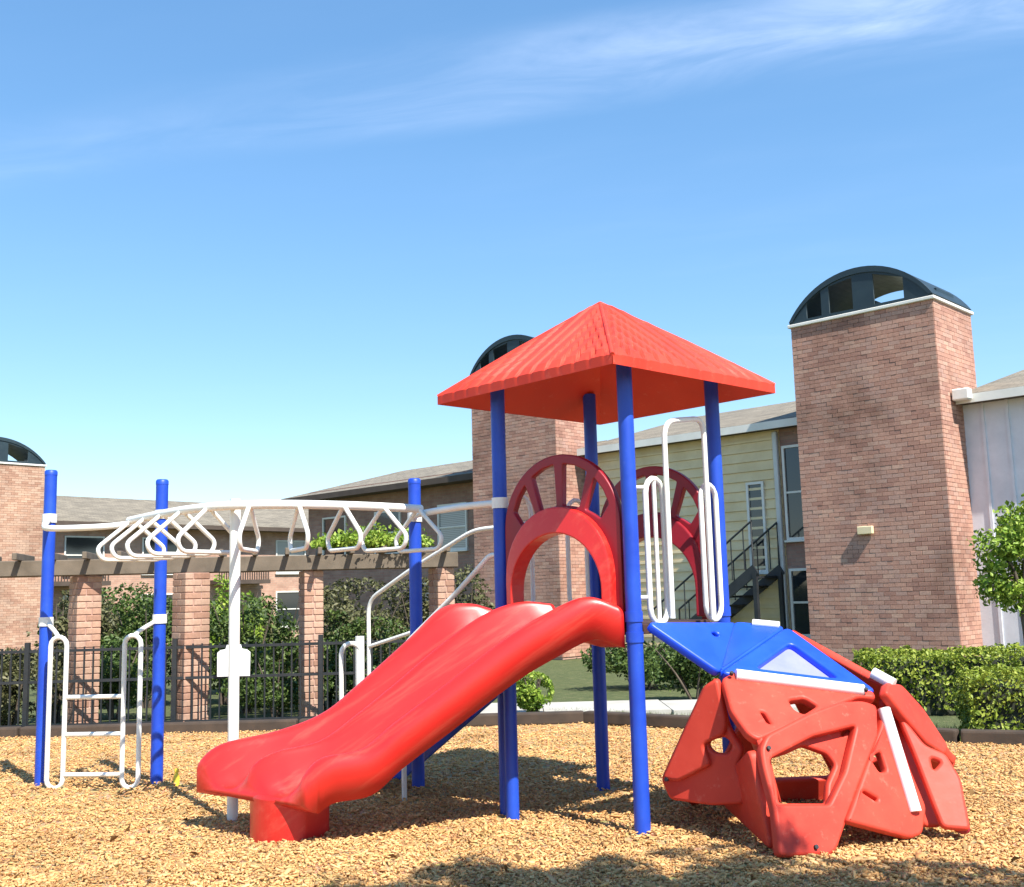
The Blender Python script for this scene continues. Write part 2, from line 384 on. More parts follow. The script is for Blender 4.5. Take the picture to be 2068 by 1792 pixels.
m, t, b = nodes('window_glass')
sp = N(t, 'ShaderNodeSeparateXYZ'); t.links.new(objc(t), sp.inputs[0])
ml = N(t, 'ShaderNodeMath', operation='MULTIPLY'); ml.inputs[1].default_value = 22; t.links.new(sp.outputs[2], ml.inputs[0])
fr_ = N(t, 'ShaderNodeMath', operation='FRACT'); t.links.new(ml.outputs[0], fr_.inputs[0])
t.links.new(ramp(t, fr_.outputs[0], [(0, (.05,.05,.05)), (.25, (.30,.29,.27)), (.8, (.36,.35,.33)), (1, (.06,.06,.06))]), b.inputs['Base Color'])
b.inputs['Roughness'].default_value = .5; b.inputs['Coat Weight'].default_value = 1; b.inputs['Coat Roughness'].default_value = .03
M_GLASS = m
m, t, b = nodes('dark_glass')
b.inputs['Base Color'].default_value = (.02,.025,.03,1); b.inputs['Roughness'].default_value = .06; b.inputs['Specular IOR Level'].default_value = .8
M_DGLASS = m

# ------------------------------------------------------------------ ground
# worn hollow at the slide exit, small heaps at the feet of posts
RELIEF = [(-2.0, 6.35, .55, -.05), (-1.25, 6.0, .5, .03), (.695, 6.47, .13, .022), (.585, 7.93, .13, .02), (-.09, 7.145, .14, .022), (1.37, 7.255, .14, .02), (-3.74, 8.67, .14, .02), (-2.81, 8.58, .14, .02), (-.76, 8.24, .14, .02), (-1.88, 7.22, .12, .02), (1.5, 5.85, .25, .02)]
def ground_z(x, y):
    z = .03*noise.noise(V(x*.55, y*.55, 0)) + .016*noise.noise(V(x*1.9, y*1.9, 3.3))
    for cx, cy, r, a in RELIEF:
        d = ((x-cx)**2+(y-cy)**2)/(r*r)
        if d < 6: z += a*math.exp(-d)
    return z
MB().add([(-300,-60,-.06), (300,-60,-.06), (300,900,-.06), (-300,900,-.06)], [(0,1,2,3)]).build('lawn', M_LAWN)['kind'] = 'structure'
# mulch bed: outline by its far edge
EDGE = [(-9, 11.9), (.75, 12.05), (3.9, 9.75), (9, 7.6)]
def edge_y(x):
    for (x0, y0), (x1, y1) in zip(EDGE, EDGE[1:]):
        if x <= x1: return y0 + (y1-y0)*(x-x0)/(x1-x0)
    return EDGE[-1][1]
nx, ny = 150, 150
vs, fs = [], []
for i in range(nx+1):
    x = -9 + 18*i/nx
    for j in range(ny+1):
        y = -4 + (edge_y(x)+4)*j/ny
        vs.append((x, y, ground_z(x, y)))
for i in range(nx):
    for j in range(ny):
        a = i*(ny+1)+j; fs.append((a, a+ny+1, a+ny+2, a+1))
MB().add(vs, fs, True).build('mulch_bed', M_MULCH)['kind'] = 'structure'
# loose chips
n = 150000
yy = 3.9*np.exp(rng.uniform(0, 1, n)*math.log(12/3.9)); xx = rng.uniform(-1, 1, n)*(.56*yy+1.1)
ok = np.array([y < edge_y(x)-.05 for x, y in zip(xx, yy)]); xx, yy = xx[ok], yy[ok]; n = len(xx)
zz = np.array([ground_z(x, y) for x, y in zip(xx, yy)])
L = rng.lognormal(-3.98, .48, n); W = L*rng.uniform(.22, .5, n); T = rng.uniform(.004, .011, n)
ya = rng.uniform(0, 2*PI, n); pt = rng.normal(0, .28, n); rl = rng.normal(0, .35, n)
box = np.array([[x, y, z] for z in (-.5,.5) for y in (-.5,.5) for x in (-.5,.5)])
P = box[None]*np.stack([L, W, T], 1)[:, None]
P[:, :, 1] *= np.where(box[None, :, 0] > 0, rng.uniform(.35, 1, n)[:, None], 1)
def rot(P, a, i, j):
    c, s = np.cos(a)[:, None], np.sin(a)[:, None]; p, q = P[:, :, i].copy(), P[:, :, j].copy()
    P[:, :, i] = c*p - s*q; P[:, :, j] = s*p + c*q
rot(P, rl, 1, 2); rot(P, pt, 0, 2); rot(P, ya, 0, 1)
P += np.stack([xx, yy, zz+.006+np.abs(rng.normal(0, .006, n))], 1)[:, None]
q = np.array([(0,2,3,1), (4,5,7,6), (0,1,5,4), (2,6,7,3), (0,4,6,2), (1,3,7,5)])
me = np_mesh('wood_chips', P.reshape(-1, 3), (np.arange(n)[:, None, None]*8 + q[None]).reshape(-1, 4), 4)
tag(link('wood_chips', me, M_CHIP), 'loose tan wood chips covering the play area', 'wood chips', kind='stuff')
n = 260
yy = 4.2+rng.uniform(0, 1, n)**1.4*7.3; xx = rng.uniform(-.52, .52, n)*yy
ok = np.array([y < edge_y(x)-.1 for x, y in zip(xx, yy)]); xx, yy = xx[ok], yy[ok]
Pl = np.stack([xx, yy, [ground_z(x, y)+.022 for x, y in zip(xx, yy)]], 1)
M_DRY = leafy('dry_leaf', [(0, (.10,.05,.02)), (.5, (.22,.12,.04)), (1, (.36,.24,.09))], .1)
tag(link('fallen_leaves', leaf_mesh('fallen_leaves', Pl, .06, up=2.2, aspect=.6), M_DRY), 'dry brown leaves scattered on the wood chips', 'leaves', kind='stuff')
# walkway beyond the bed
wk = MB(); 
for i in range(9):
    x = -1.2 + i*1.5
    wk.box((x, 13.1-.12*i, -.05), (x+1.488, 14.3-.12*i, .012))
wk.build('walkway', M_CONC)['kind'] = 'structure'
# dark landscape timbers along the bed's edge
def timber(p, q, label):
    mb = MB().bar((*p, .05), (*q, .05), .14, .13); me = bevel_mesh(mb.mesh('landscape_timber'), .02)
    c = (V(*p)+V(*q))/2
    th = thing('landscape_timber', (c.x, c.y, 0), label, 'timber', 'timbers edging the mulch')
    link('beam', me, M_TIMBER, th, True)
tl = ['dark timber edging the mulch below left brick pillars', 'dark timber edging the mulch below the black fence', 'dark timber edging the mulch behind the red slide',
      'dark timber edging the mulch behind the play tower', 'dark timber edging the mulch behind the red climber', 'dark timber edging the mulch before the front hedge']
tp = [(-8.5,11.95), (-5.4,11.98), (-2.4,12.03), (.72,12.1), (2.25,11.0), (3.88,9.8), (6.6,8.65)]
for k, l in enumerate(tl):
    a, c = V(*tp[k]), V(*tp[k+1]); d = (c-a).normalized()*.012
    timber(a+d, c-d, l)

# ------------------------------------------------------------------ apartment building behind (its own frame: x along the front, y inward)
AP = thing('apartment_building', (7.27, 18.0, 0), 'two storey brick apartment block with arched black chimney caps behind the tower', 'building', rotz=math.atan2(-.692, .722))
def lb(name, mat, parent, *boxes, bev=0):
    mb = MB()
    for a, b_ in boxes: mb.box(a, b_)
    me = mb.mesh(name)
    if bev: bevel_mesh(me, bev, 1)
    return link(name, me, mat, parent)
ZE = 4.55
APM = mat_of(AP)
def chimney(x0, x1, depth, top, parent, M, nparts, light=False, wall=None):
    """brick stack with real bricks on the two faces in view, a pale coping and an arched metal cap"""
    st = lb('chimney', M_MORTAR, parent, ((x0+.012, .012, -.05), (x1-.012, depth-.012, top)))
    rows = int(top/.075); brick = MB().box((-.101, -.011, -.0343), (.101, .011, .0343)); bme = bevel_mesh(brick.mesh('brick'), .004, 1)
    bme.materials.append(M_BRICKL if light else M_BRICK)
    half = MB().box((-.049, -.011, -.0343), (.049, .011, .0343)); hme = bevel_mesh(half.mesh('brick_half'), .004, 1); hme.materials.append(M_BRICKL if light else M_BRICK)
    spots = []
    cy = (x0+x1)/2
    def run(a, b_, put):
        for r in range(rows):
            z = .0375+.075*r; p = a; first = r % 2
            if first: put(p+.0465+.0055, z, 1); p += .104
            while p+.208 <= b_+.005: put(p+.104, z, 0); p += .208
            if b_-p > .06: put(p+.0465+.0055, z, 1)
    run(x0, x1, lambda p, z, h: spots.append((V(p, .003, z), 0, h)))
    run(.0, depth, lambda p, z, h: spots.append((V(x1-.003, p, z), PI/2, h)))
    camp = V(0, 0, CAMH)
    W = M_of(parent)
    spots.sort(key=lambda s: ((W@s[0])-camp).length if (W@s[0]).z > 1.0 else 99)
    rest = MB()
    for i, (p, rz, h) in enumerate(spots):
        j = V(0, random.uniform(-.002, .003), 0)
        if i < nparts:
            o = bpy.data.objects.new('brick', hme if h else bme); COL.objects.link(o); o.parent = st
            o.location = p; o.rotation_euler = (0, 0, rz)
        else:
            w2 = .049 if h else .101
            rest.box((-w2, -.011, -.0343), (w2, .011, .0343), Matrix.Translation(p) @ Matrix.Rotation(rz, 4, 'Z') @ Matrix.Translation(j))
    o = link('brickwork', rest.mesh('brickwork'), M_BRICKL if light else M_BRICK, st); o['kind'] = 'stuff'
    cop = lb('coping', M_FASCIA, st, ((x0-.05, -.05, top), (x1+.05, depth+.05, top+.06)), bev=.01)
    # arched cap
    w2 = (x1-x0)/2+.02; rise = .76; R_ = (w2*w2+rise*rise)/(2*rise); a0 = math.asin(w2/R_)
    cap = MB(); prof = []
    for k in range(25):
        a = -a0+2*a0*k/24; prof.append((cy+R_*math.sin(a), top+.10+R_*math.cos(a)-(R_-rise)))
    inn = [(cy+(x-cy)*.95, top+.06+(z-top-.06)*.86) for x, z in prof]
    def shell(y0, y1, pa, pb):
        m_ = len(pa); vs = [(x, y, z) for y in (y0, y1) for pr in (pa, pb) for x, z in pr]; fs = []
        for k in range(m_-1):
            fs += [(k, k+1, 2*m_+k+1, 2*m_+k), (m_+k, 3*m_+k, 3*m_+k+1, m_+k+1), (k, m_+k, m_+k+1, k+1), (2*m_+k, 2*m_+k+1, 3*m_+k+1, 3*m_+k)]
        fs += [(0, 2*m_, 3*m_, m_), (m_-1, 2*m_-1, 4*m_-1, 3*m_-1)]
        cap.add(vs, fs)
    shell(-.04, depth+.04, prof, inn)
    cp = link('chimney_cap', cap.mesh('chimney_cap'), M_CAPM, st)
    wd = x1-x0; front = [(x-cy, z-top-.06) for x, z in prof]
    front = [(front[0][0], 0)] + front + [(front[-1][0], 0)]
    def hz(u): return R_*math.cos(math.asin((u-.5)*wd/R_))-(R_-rise)+.04
    hs = []
    for ua, ub in ((.13, .24), (.30, .47), (.62, .82)):
        hs.append([(x, z) for x, z in (((ua-.5)*wd, .06), ((ub-.5)*wd, .06), ((ub-.5)*wd, hz(ub)*.80), ((ua-.5)*wd, hz(ua)*.80))])
    pm_ = plate(front, hs, .03, .004, 1); pm_.transform(Matrix.Translation((cy, 0, top+.062)) @ Matrix.Rotation(PI/2, 4, 'X'))
    link('cap_face', pm_, M_CAPM, st)
    for xx_, ww in ((x0+.52*wd, .20), (x1-.06*wd, .16)):
        lb('flue', M_CAPM, st, ((xx_-ww/2, depth*.25, top+.06), (xx_+ww/2, depth*.7, top+.30)))
    return st
def M_of(o): return mat_of(o)
ch1 = chimney(-2.704, 0, 1.664, 6.225, AP, APM, 190)
ch2 = chimney(-11.404, -8.7, 1.456, 6.6, AP, APM, 100)
# floodlight on the near chimney
fl = lb('floodlight', M_SIDING, ch1, ((-1.62, -.10, 2.28), (-1.34, -.02, 2.42)), ((-1.53, -.02, 2.3), (-1.43, .0, 2.4)), bev=.012)
# walls in stretches
lb('wall', M_BRICKW, AP, ((-19.4, .9, -.1), (-11.0, 1.15, ZE)))
lb('wall', M_SIDING, AP, ((-8.62, .93, -.1), (-3.62, 1.15, ZE)))
lb('wall', M_BRICKW, AP, ((-3.6, .9, -.1), (-2.6, 1.15, ZE)))
lb('wall', M_GREYB, AP, ((-.3, .93, -.1), (12, 1.15, ZE)))
for r in range(23):
    z = .02+r*.195
    o = lb('siding_board', M_SIDING, AP, ((-8.6, .885, z), (-3.63, .93, z+.05)), ((-8.6, .912, z+.05), (-3.63, .93, z+.19)))
for r in range(28):
    x = -.1+r*.41
    lb('batten', M_GREYB, AP, ((x, .905, 0), (x+.05, .93, ZE-.02)))
# eave boards, soffit, roof
def roof(x0, x1, zee, yr, rise, fas, parent=AP, y0=.3):
    vs = [(x0, y0, zee), (x1, y0, zee), (x1, yr, zee+rise), (x0, yr, zee+rise), (x0, y0, zee+.06), (x1, y0, zee+.06), (x1, yr, zee+rise+.06), (x0, yr, zee+rise+.06)]
    r = link('roof', MB().add(vs, [(0,3,2,1), (4,5,6,7), (0,1,5,4), (1,2,6,5), (2,3,7,6), (3,0,4,7)]).mesh('roof'), M_SHINGLE, parent)
    lb('fascia', fas, r, ((x0, y0-.03, zee-.10), (x1, y0-.002, zee+.05)))
    lb('soffit', M_SOFFIT, r, ((x0, y0, zee-.08), (x1, 1.2, zee-.05)))
    bk = link('roof', MB().add([(x0, yr, zee+rise+.06), (x1, yr, zee+rise+.06), (x1, yr*2, zee+.06), (x0, yr*2, zee+.06)], [(0,1,2,3)]).mesh('roof'), M_SHINGLE, parent)
    return r
roof(-19.9, -11.26, 4.32, 5.0, 1.15, M_SOFFIT)
roof(-8.58, -2.75, ZE+.03, 5.0, 1.15, M_FASCIA, AP, .6)
roof(.02, 12.5, ZE, 5.0, 1.15, M_FASCIA, AP, .62)
lb('gutter_end', M_FASCIA, AP, ((.03, .40, ZE-.06), (.32, .585, ZE+.14)), bev=.02)
lb('downspout', M_GALV, AP, ((-3.72, .80, 0), (-3.62, .88, ZE-.1)), bev=.012)
def window(x0, x1, z0, z1, y, parent=AP, mull=True, fm=None):
    g = lb('window', M_GLASS if random.random() < .6 else M_DGLASS, parent, ((x0, y-.012, z0), (x1, y+.02, z1)))
    fm = fm or M_FASCIA
    lb('frame', fm, g, ((x0-.05, y-.05, z0-.05), (x0, y, z1+.05)), ((x1, y-.05, z0-.05), (x1+.05, y, z1+.05)), ((x0, y-.05, z1), (x1, y, z1+.05)), ((x0, y-.05, z0-.05), (x1, y, z0)))
    if mull: lb('mullion', fm, g, ((x0, y-.04, (z0+z1)/2-.02), (x1, y-.013, (z0+z1)/2+.02)))
    lb('sill', fm, g, ((x0-.08, y-.09, z0-.09), (x1+.08, y, z0-.052)))
window(-3.5, -3.0, 2.35, 4.1, .9); window(-3.5, -3.0, .5, 1.7, .9)
window(-4.35, -4.05, 1.75, 3.45, .9, mull=False)
window(1.9, 3.2, 2.0, 3.4, .9)
window(-13.6, -12.6, 2.6, 3.7, .9); window(-16.2, -15.2, 2.6, 3.7, .9); window(-18.6, -17.6, 2.6, 3.7, .9)
window(-14.4, -13.2, .5, 1.7, .9)
# outside stair against the siding
st = thing('outdoor_stair', APM @ V(-4.4, .3, 0), 'dark metal outdoor stair against the tan siding behind blue post', 'stairs', rotz=AP.rotation_euler.z)
for k in range(9):
    lb('tread', M_BLACK, st, ((-1.7+k*.26, -.45, .18*k+.14), (-1.7+k*.26+.3, .45, .18*k+.18)))
for y in (-.47, .47):
    s_ = MB().bar((-1.75, y, .05), (.75, y, 1.75), .04, .2); link('stringer', s_.mesh('stringer'), M_BLACK, st)
    r_ = MB().tube([(-1.7, y, .05), (-1.7, y, 1.0), (.7, y, 2.65), (.7, y, 1.7)], .022, 8); link('handrail', r_.mesh('handrail'), M_BLACK, st)
    for k in range(8):
        x = -1.45+k*.28; b_ = MB().tube([(x, y, .22+.69*(x+1.7)), (x, y, .98+.69*(x+1.7))], .012, 6); link('baluster', b_.mesh('baluster'), M_BLACK, st)
lb('post', M_BLACK, st, ((.68, -.5, 0), (.76, -.42, 1.7)), ((.68, .42, 0), (.76, .5, 1.7)))

# ------------------------------------------------------------------ left wing, lit brick
WG = thing('brick_wing', (-15.3, 35.0, 0), 'far salmon brick building with low brown roof behind the pergola', 'building', rotz=math.atan2(.722, .692))
ch3 = chimney(-3.12, 0, 1.456, 5.925, WG, None, 0, light=True)
lb('wall', M_BRICKW2, WG, ((-9, 1.0, -.1), (19, 1.25, 4.2)))
r_ = roof(-9, -3.25, 4.15, 5.5, 1.35, M_SOFFIT, WG, .35); r_ = roof(.03, 19.6, 4.15, 5.5, 1.35, M_SOFFIT, WG, .35)
for x in (1.2, 4.0, 9.6, 12.4, 15.8):
    window(x, x+1.3, 2.5, 3.7, 1.0, WG); window(x, x+1.3, .4, 1.7, 1.0, WG)
for x in (.25, 6.6):   # balconies with dark recess rail
    lb('balcony', M_SOFFIT, WG, ((x, .2, 2.05), (x+2.2, .998, 2.2)), ((x, .2, 2.9), (x+2.2, .26, 2.96)), *[((x+.1*k, .21, 2.2), (x+.1*k+.03, .25, 2.9)) for k in range(22)])

# ------------------------------------------------------------------ plants
def hedge(name, box, n, size, mat, label, cat='hedge', rotz=0, loc=(0,0,0), group=None, wob=.11):
    x0, x1, y0, y1, z1 = box
    th = thing(name, loc, label, cat, group, rotz)
    core = MB()
    gx, gy = 14, 6
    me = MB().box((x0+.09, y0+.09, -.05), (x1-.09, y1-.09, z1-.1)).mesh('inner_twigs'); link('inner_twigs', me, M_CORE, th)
    A = [( (x1-x0)*(y1-y0), 0), ((x1-x0)*z1, 1), ((x1-x0)*z1*.4, 2), ((y1-y0)*z1, 3), ((y1-y0)*z1, 4)]
    tot = sum(a for a, _ in A); Ps, Os = [], []
    for a, k in A:
        c = int(n*a/tot); u, v = rng.uniform(0, 1, c), rng.uniform(0, 1, c); o = np.zeros((c, 3))
        if k == 0: p = np.stack([x0+u*(x1-x0), y0+v*(y1-y0), np.full(c, z1)], 1); o[:, 2] = 1
        if k == 1: p = np.stack([x0+u*(x1-x0), np.full(c, y0), v*z1], 1); o[:, 1] = -1
        if k == 2: p = np.stack([x0+u*(x1-x0), np.full(c, y1), v*z1], 1); o[:, 1] = 1
        if k == 3: p = np.stack([np.full(c, x0), y0+u*(y1-y0), v*z1], 1); o[:, 0] = -1
        if k == 4: p = np.stack([np.full(c, x1), y0+u*(y1-y0), v*z1], 1); o[:, 0] = 1
        lump = np.array([noise.noise(V(*q)*2.6) + .5*noise.noise(V(*q)*7) for q in p])
        p = p + o*(lump*wob - rng.exponential(.035, c))[:, None]
        # soften the corners
        Ps.append(p); Os.append(o)
    P = np.concatenate(Ps); O = np.concatenate(Os)
    P[:, 2] = np.maximum(P[:, 2], .02)
    link('foliage', leaf_mesh('foliage', P, size, outward=O), mat, th); return th
hedge('clipped_hedge', (0, 4.2, 0, 1.0, .56), 17000, .045, M_LEAF1, 'front clipped green hedge at the right edge of the mulch', loc=(4.05, 9.95, 0), rotz=-.30, group='clipped hedges by the chimney')
hedge('clipped_hedge', (0, 3.3, 0, 1.1, .62), 13000, .05, M_LEAF1, 'rear clipped green hedge below the near brick chimney', loc=(3.95, 12.3, 0), rotz=-.12, group='clipped hedges by the chimney')
def bush(loc, rx, ry, h, n, size, mat, label, name='shrub', cat='shrub', group=None, stems=5, z0=.08, clump=.45, twig=M_BARK):
    th = thing(name, loc, label, cat, group)
    tw = MB()
    for k in range(stems):
        a = 2*PI*k/stems+random.uniform(-.4,.4); r = random.uniform(.3,.8)
        p = [V(.04*math.cos(a), .04*math.sin(a), -.03), V(rx*r*.5*math.cos(a), ry*r*.5*math.sin(a), h*.45), V(rx*r*math.cos(a), ry*r*math.sin(a), h*.85)]
        tw.tube(bez(p, 4), [.02*(1-.08*i) for i in range(9)], 6)
    link('stems', tw.mesh('stems'), twig, th)
    d = rng.normal(size=(n*3, 3)); d /= np.linalg.norm(d, axis=1)[:, None]
    rr = rng.uniform(0, 1, n*3)**.42
    P = d*rr[:, None]*np.array([rx, ry, (h-z0)/2]); off = random.uniform(0, 50)
    lump = np.array([noise.noise(V(*q)*(1.6/max(rx, .3))+V(off, 0, 0)) for q in P])
    keep = lump > (-.35+clump*rr); P = P[keep][:n]; d = d[keep][:n]
    P[:, 2] += z0+(h-z0)/2
    link('foliage', leaf_mesh('foliage', P, size, outward=d*.5), mat, th); return th
G = 'shrubs beyond the fence'
def bpx(px, Y, *a, **k):
    p = aty(px, 1216, Y); bush((p.x, Y, -.05), *a, **k)
bpx(30, 12.9, .62, .5, .98, 4200, .06, M_LEAF3, 'dusty green shrub left of the first blue post', group=G)
bpx(235, 14.2, .62, .5, 1.0, 3600, .06, M_LEAF2, 'green shrub framed by the white entry ladder', group=G)
bpx(120, 14.0, .25, .25, 1.75, 1500, .07, M_LEAF3, 'tall thin pale shrub beside the first blue post', group=G)
bpx(500, 14.6, .7, .6, 1.65, 5000, .07, M_LEAF2, 'tall green shrub right of the white centre post', group=G)
bpx(560, 13.6, .7, .4, .85, 3600, .055, M_LEAF2, 'low dark shrub behind the black fence', group=G)
bpx(720, 15.5, .95, .6, 1.75, 4200, .07, M_LEAF3, 'brownish twiggy shrub between the right brick pillars', group=G, clump=.75)
bpx(790, 13.9, .55, .4, .7, 2400, .055, M_LEAF2, 'low shrub behind the stair handrails', group=G)
bpx(1072, 12.9, .24, .2, .55, 2200, .05, M_LEAF4, 'small bright green bush beside the walkway', group=G, clump=.1)
bpx(1395, 14.5, .8, .5, .8, 4000, .06, M_LEAF2, 'dark low shrub between blue posts behind the climber', group=G)
bpx(940, 15.5, .5, .5, 1.9, 2600, .07, M_LEAF3, 'tall loose shrub at the end of the pergola', group=G, clump=.6)
bpx(300, 15.6, .8, .5, 1.6, 4200, .07, M_LEAF2, 'dark green shrub behind the second blue post', group=G)
bpx(455, 15.8, .7, .5, 1.85, 4200, .07, M_LEAF4, 'fresh green shrub beside the widest brick pillar', group=G)
bpx(660, 15.0, .8, .5, 1.3, 4200, .065, M_LEAF2, 'dense dark shrub behind the slim brick pillar', group=G)
bpx(850, 16.2, .9, .5, 1.75, 4200, .07, M_LEAF3, 'olive shrub behind the third blue post', group=G)
bpx(175, 16.5, .9, .5, 1.7, 4200, .07, M_LEAF3, 'olive shrub behind the first brick pillar', group=G)
bpx(560, 17.5, 1.6, .6, 1.75, 7000, .075, M_LEAF3, 'wide brownish hedge row behind the pergola pillars', group=G, clump=.25)
bpx(760, 14.6, .8, .4, 1.2, 4200, .06, M_LEAF2, 'dark shrub behind the curved stair handrail', group=G, clump=.3)
bpx(270, 17.8, 1.6, .6, 1.8, 6000, .075, M_LEAF2, 'wide dark hedge row behind the white entry ladder', group=G, clump=.25)
bpx(925, 18.5, 1.0, .6, 1.3, 4200, .075, M_LEAF2, 'dark shrub left of the tower before the brick wall', group=G, clump=.25)
bpx(1300, 16.5, 1.1, .5, .75, 4200, .07, M_LEAF2, 'low dark shrub row below the tan siding', group=G, clump=.25)
# small tree at the right edge
def tree(name, loc, trunk, crowns, n, size, mat, label, group=None, r0=.09):
    th = thing(name, loc, label, 'tree', group)
    tk = MB(); top = V(*trunk[-1])
    pts = bez(trunk, 6); tk.tube(pts, [r0*(1-.55*i/(len(pts)-1)) for i in range(len(pts))], 10)
    for c in crowns:
        c0 = V(*c[:3]); p = bez([V(*trunk[-2]).lerp(top, .6), (top+c0)/2+V(.05, .03, .1), c0], 4)
        tk.tube(p, [r0*.42*(1-.09*i) for i in range(len(p))], 7)
        for k in range(4):
            q = c0 + V(random.uniform(-.6,.6)*c[3], random.uniform(-.6,.6)*c[3], random.uniform(-.3,.6)*c[4])
            tk.tube([p[-3], (p[-3]+q)/2+V(0,0,.05), q], [r0*.2, r0*.14, r0*.07], 5)
    link('trunk', tk.mesh('trunk'), M_BARK, th)
    Ps, Ds = [], []
    tot = sum(c[3]**2*c[4] for c in crowns)
    for c in crowns:
        m_ = int(n*c[3]**2*c[4]/tot); d = rng.normal(size=(m_*3, 3)); d /= np.linalg.norm(d, axis=1)[:, None]
        rr = rng.uniform(0, 1, m_*3)**.45; P = d*rr[:, None]*np.array([c[3], c[3], c[4]])+np.array(c[:3])
        lump = np.array([noise.noise(V(*q)*1.9) + .6*noise.noise(V(*q)*4.5) for q in P]); k = lump > -.28+.42*rr
        Ps.append(P[k][:m_]); Ds.append(d[k][:m_])
    link('crown', leaf_mesh('crown', np.concatenate(Ps), size, outward=np.concatenate(Ds)*.5), mat, th); return th
p = aty(2075, 1330, 14.6)
tree('small_tree', (p.x, 14.6, -.05), [(0,0,0), (.05,.02,.6), (-.02,0,1.25)], [(-.25,-.1,1.75,.5,.55), (.35,.1,1.9,.55,.6), (0,.1,1.35,.55,.4), (.05,-.2,2.2,.45,.4)], 5200, .085, M_LEAF4,
     'leafy green small tree at right edge before the grey wall')
# the tree whose shade lies on the near mulch: it stands behind and to the right of the camera
TL = V(6.6, .2, -.03)
def over(sx, sy, h): return (sx+.43*h-TL.x, sy-.66*h-TL.y, h)
tree('shade_tree', TL, [(0,0,0), (.1,.1,1.8), (-.2,.2,3.6), (-.4,.5,4.6)],
     [(*over(.1,5.33,5.4), .75, .5), (*over(.95,5.38,5.7), .7, .45), (*over(2.0,4.95,5.6), .75, .5), (*over(3.0,5.0,5.5), .8, .5), (*over(-.65,5.28,5.3), .45, .3), (*over(1.3,4.0,6.0), 1.2, .7), (*over(2.8,3.8,5.9), 1.2, .8)],
     15000, .13, M_LEAF2, 'leafy tree behind the viewer casting shade on near mulch', r0=.2)
# grass blades by the walkway
n = 9000
xx = rng.uniform(.4, 5.2, n); yy = np.array([edge_y(x) for x in xx])+.12+rng.uniform(0, 1, n)**1.3*1.2
Pb = np.stack([xx, yy, np.full(n, -.06)], 1); a = rng.uniform(0, 2*PI, n); hgt = rng.uniform(.05, .11, n)
dv = np.stack([np.cos(a), np.sin(a), np.zeros(n)], 1)*.006; ln = rng.normal(0, .03, (n, 3)); ln[:, 2] = hgt
v = np.stack([Pb-dv, Pb+dv, Pb+ln], 1).reshape(-1, 3); i = np.arange(n)[:, None]*3
tag(link('grass', np_mesh('grass', v, np.concatenate([i, i+1, i+2], 1), 3), M_GRASS), 'short lawn grass beyond the mulch edge', 'grass', kind='stuff')

# ------------------------------------------------------------------ pergola: pillars, beams, vine, fence
def pillar(px, Y, side, h, rz, label):
    p = aty(px, 1216, Y); th = thing('brick_pillar', (p.x, p.y, -.06), label, 'pillar', 'brick pillars of the pergola', rz)
    lb('mortar_core', M_MORTAR, th, ((-side/2+.01, -side/2+.01, 0), (side/2-.01, side/2-.01, h)))
    L_ = side-.112
    bme = bevel_mesh(MB().box((-L_/2, -.05, -.0325), (L_/2, .05, .0325)).mesh('brick'), .004, 1); bme.materials.append(M_BRICKL)
    for r in range(int(h/.075)):
        for k in range(4):
            s = 1 if r % 2 else -1
            a = k*PI/2; M = Matrix.Rotation(a, 4, 'Z'); q = M @ V(s*.056, -side/2+.05, .0375+.075*r)
            o = bpy.data.objects.new('brick', bme); COL.objects.link(o); o.parent = th; o.location = q; o.rotation_euler = (0, 0, a)
    return p
Q = [pillar(172, 12.75, .28, 1.80, .72, 'brick pillar just right of first blue post'),
     pillar(386, 12.6, .31, 1.80, .78, 'widest brick pillar left of the white centre post'),
     pillar(628, 13.1, .235, 1.80, .5, 'slim brick pillar above the slide between vines'),
     pillar(892, 13.3, .235, 1.80, .6, 'brick pillar beside the right end of the pergola')]
bl = ['front long weathered beam across the brick pillars', 'rear long weathered beam across the brick pillars']
for k, dy_ in enumerate((-.12, .14)):
    pa, pb = aty(-60, 1138, 12.5+dy_), aty(925, 1152, 13.35+dy_); pa.z, pb.z = 1.745+.09, 1.745+.09
    th = thing('pergola_beam', ((pa.x+pb.x)/2, (pa.y+pb.y)/2, 1.745), bl[k], 'beam', 'pergola beams')
    link('beam', bevel_mesh(MB().bar(pa, pb, .07, .18).mesh('beam'), .008, 1), M_BEAM, th, True)
for k in range(15):
    u = (k+.5)/15; c = aty(-60, 1138, 12.5).lerp(aty(925, 1152, 13.35), u)
    th = thing('pergola_rafter', (c.x, c.y, 1.925), 'short rafter lying across the long pergola beams', 'rafter', 'pergola rafters')
    link('rafter', bevel_mesh(MB().bar((c.x+.1, c.y-.42, 1.965), (c.x-.1, c.y+.5, 1.965), .05, .08).mesh('rafter'), .006, 1), M_BEAM, th, True)
c = aty(750, 1120, 13.25)
th = thing('climbing_vine', (c.x, c.y, 2.0), 'bright green vine growing on top of the pergola', 'vine')
n = 3400; u = rng.uniform(-1, 1, n); P = np.stack([u*.66+rng.normal(0, .05, n), rng.normal(0, .16, n)-.02*u, .02+np.abs(rng.normal(0, .085, n))*(1.15-.5*np.abs(u))], 1)
link('foliage', leaf_mesh('foliage', P, .065), M_LEAF4, th)
vs_ = MB()
for k in range(4): vs_.tube(bez([(-.62, .05*k-.1, .02), (-.2, .1-.06*k, .06), (.2, -.1+.05*k, .04), (.62, .03*k, .03)], 5), .012, 6)
link('stems', vs_.mesh('stems'), M_BARK, th)
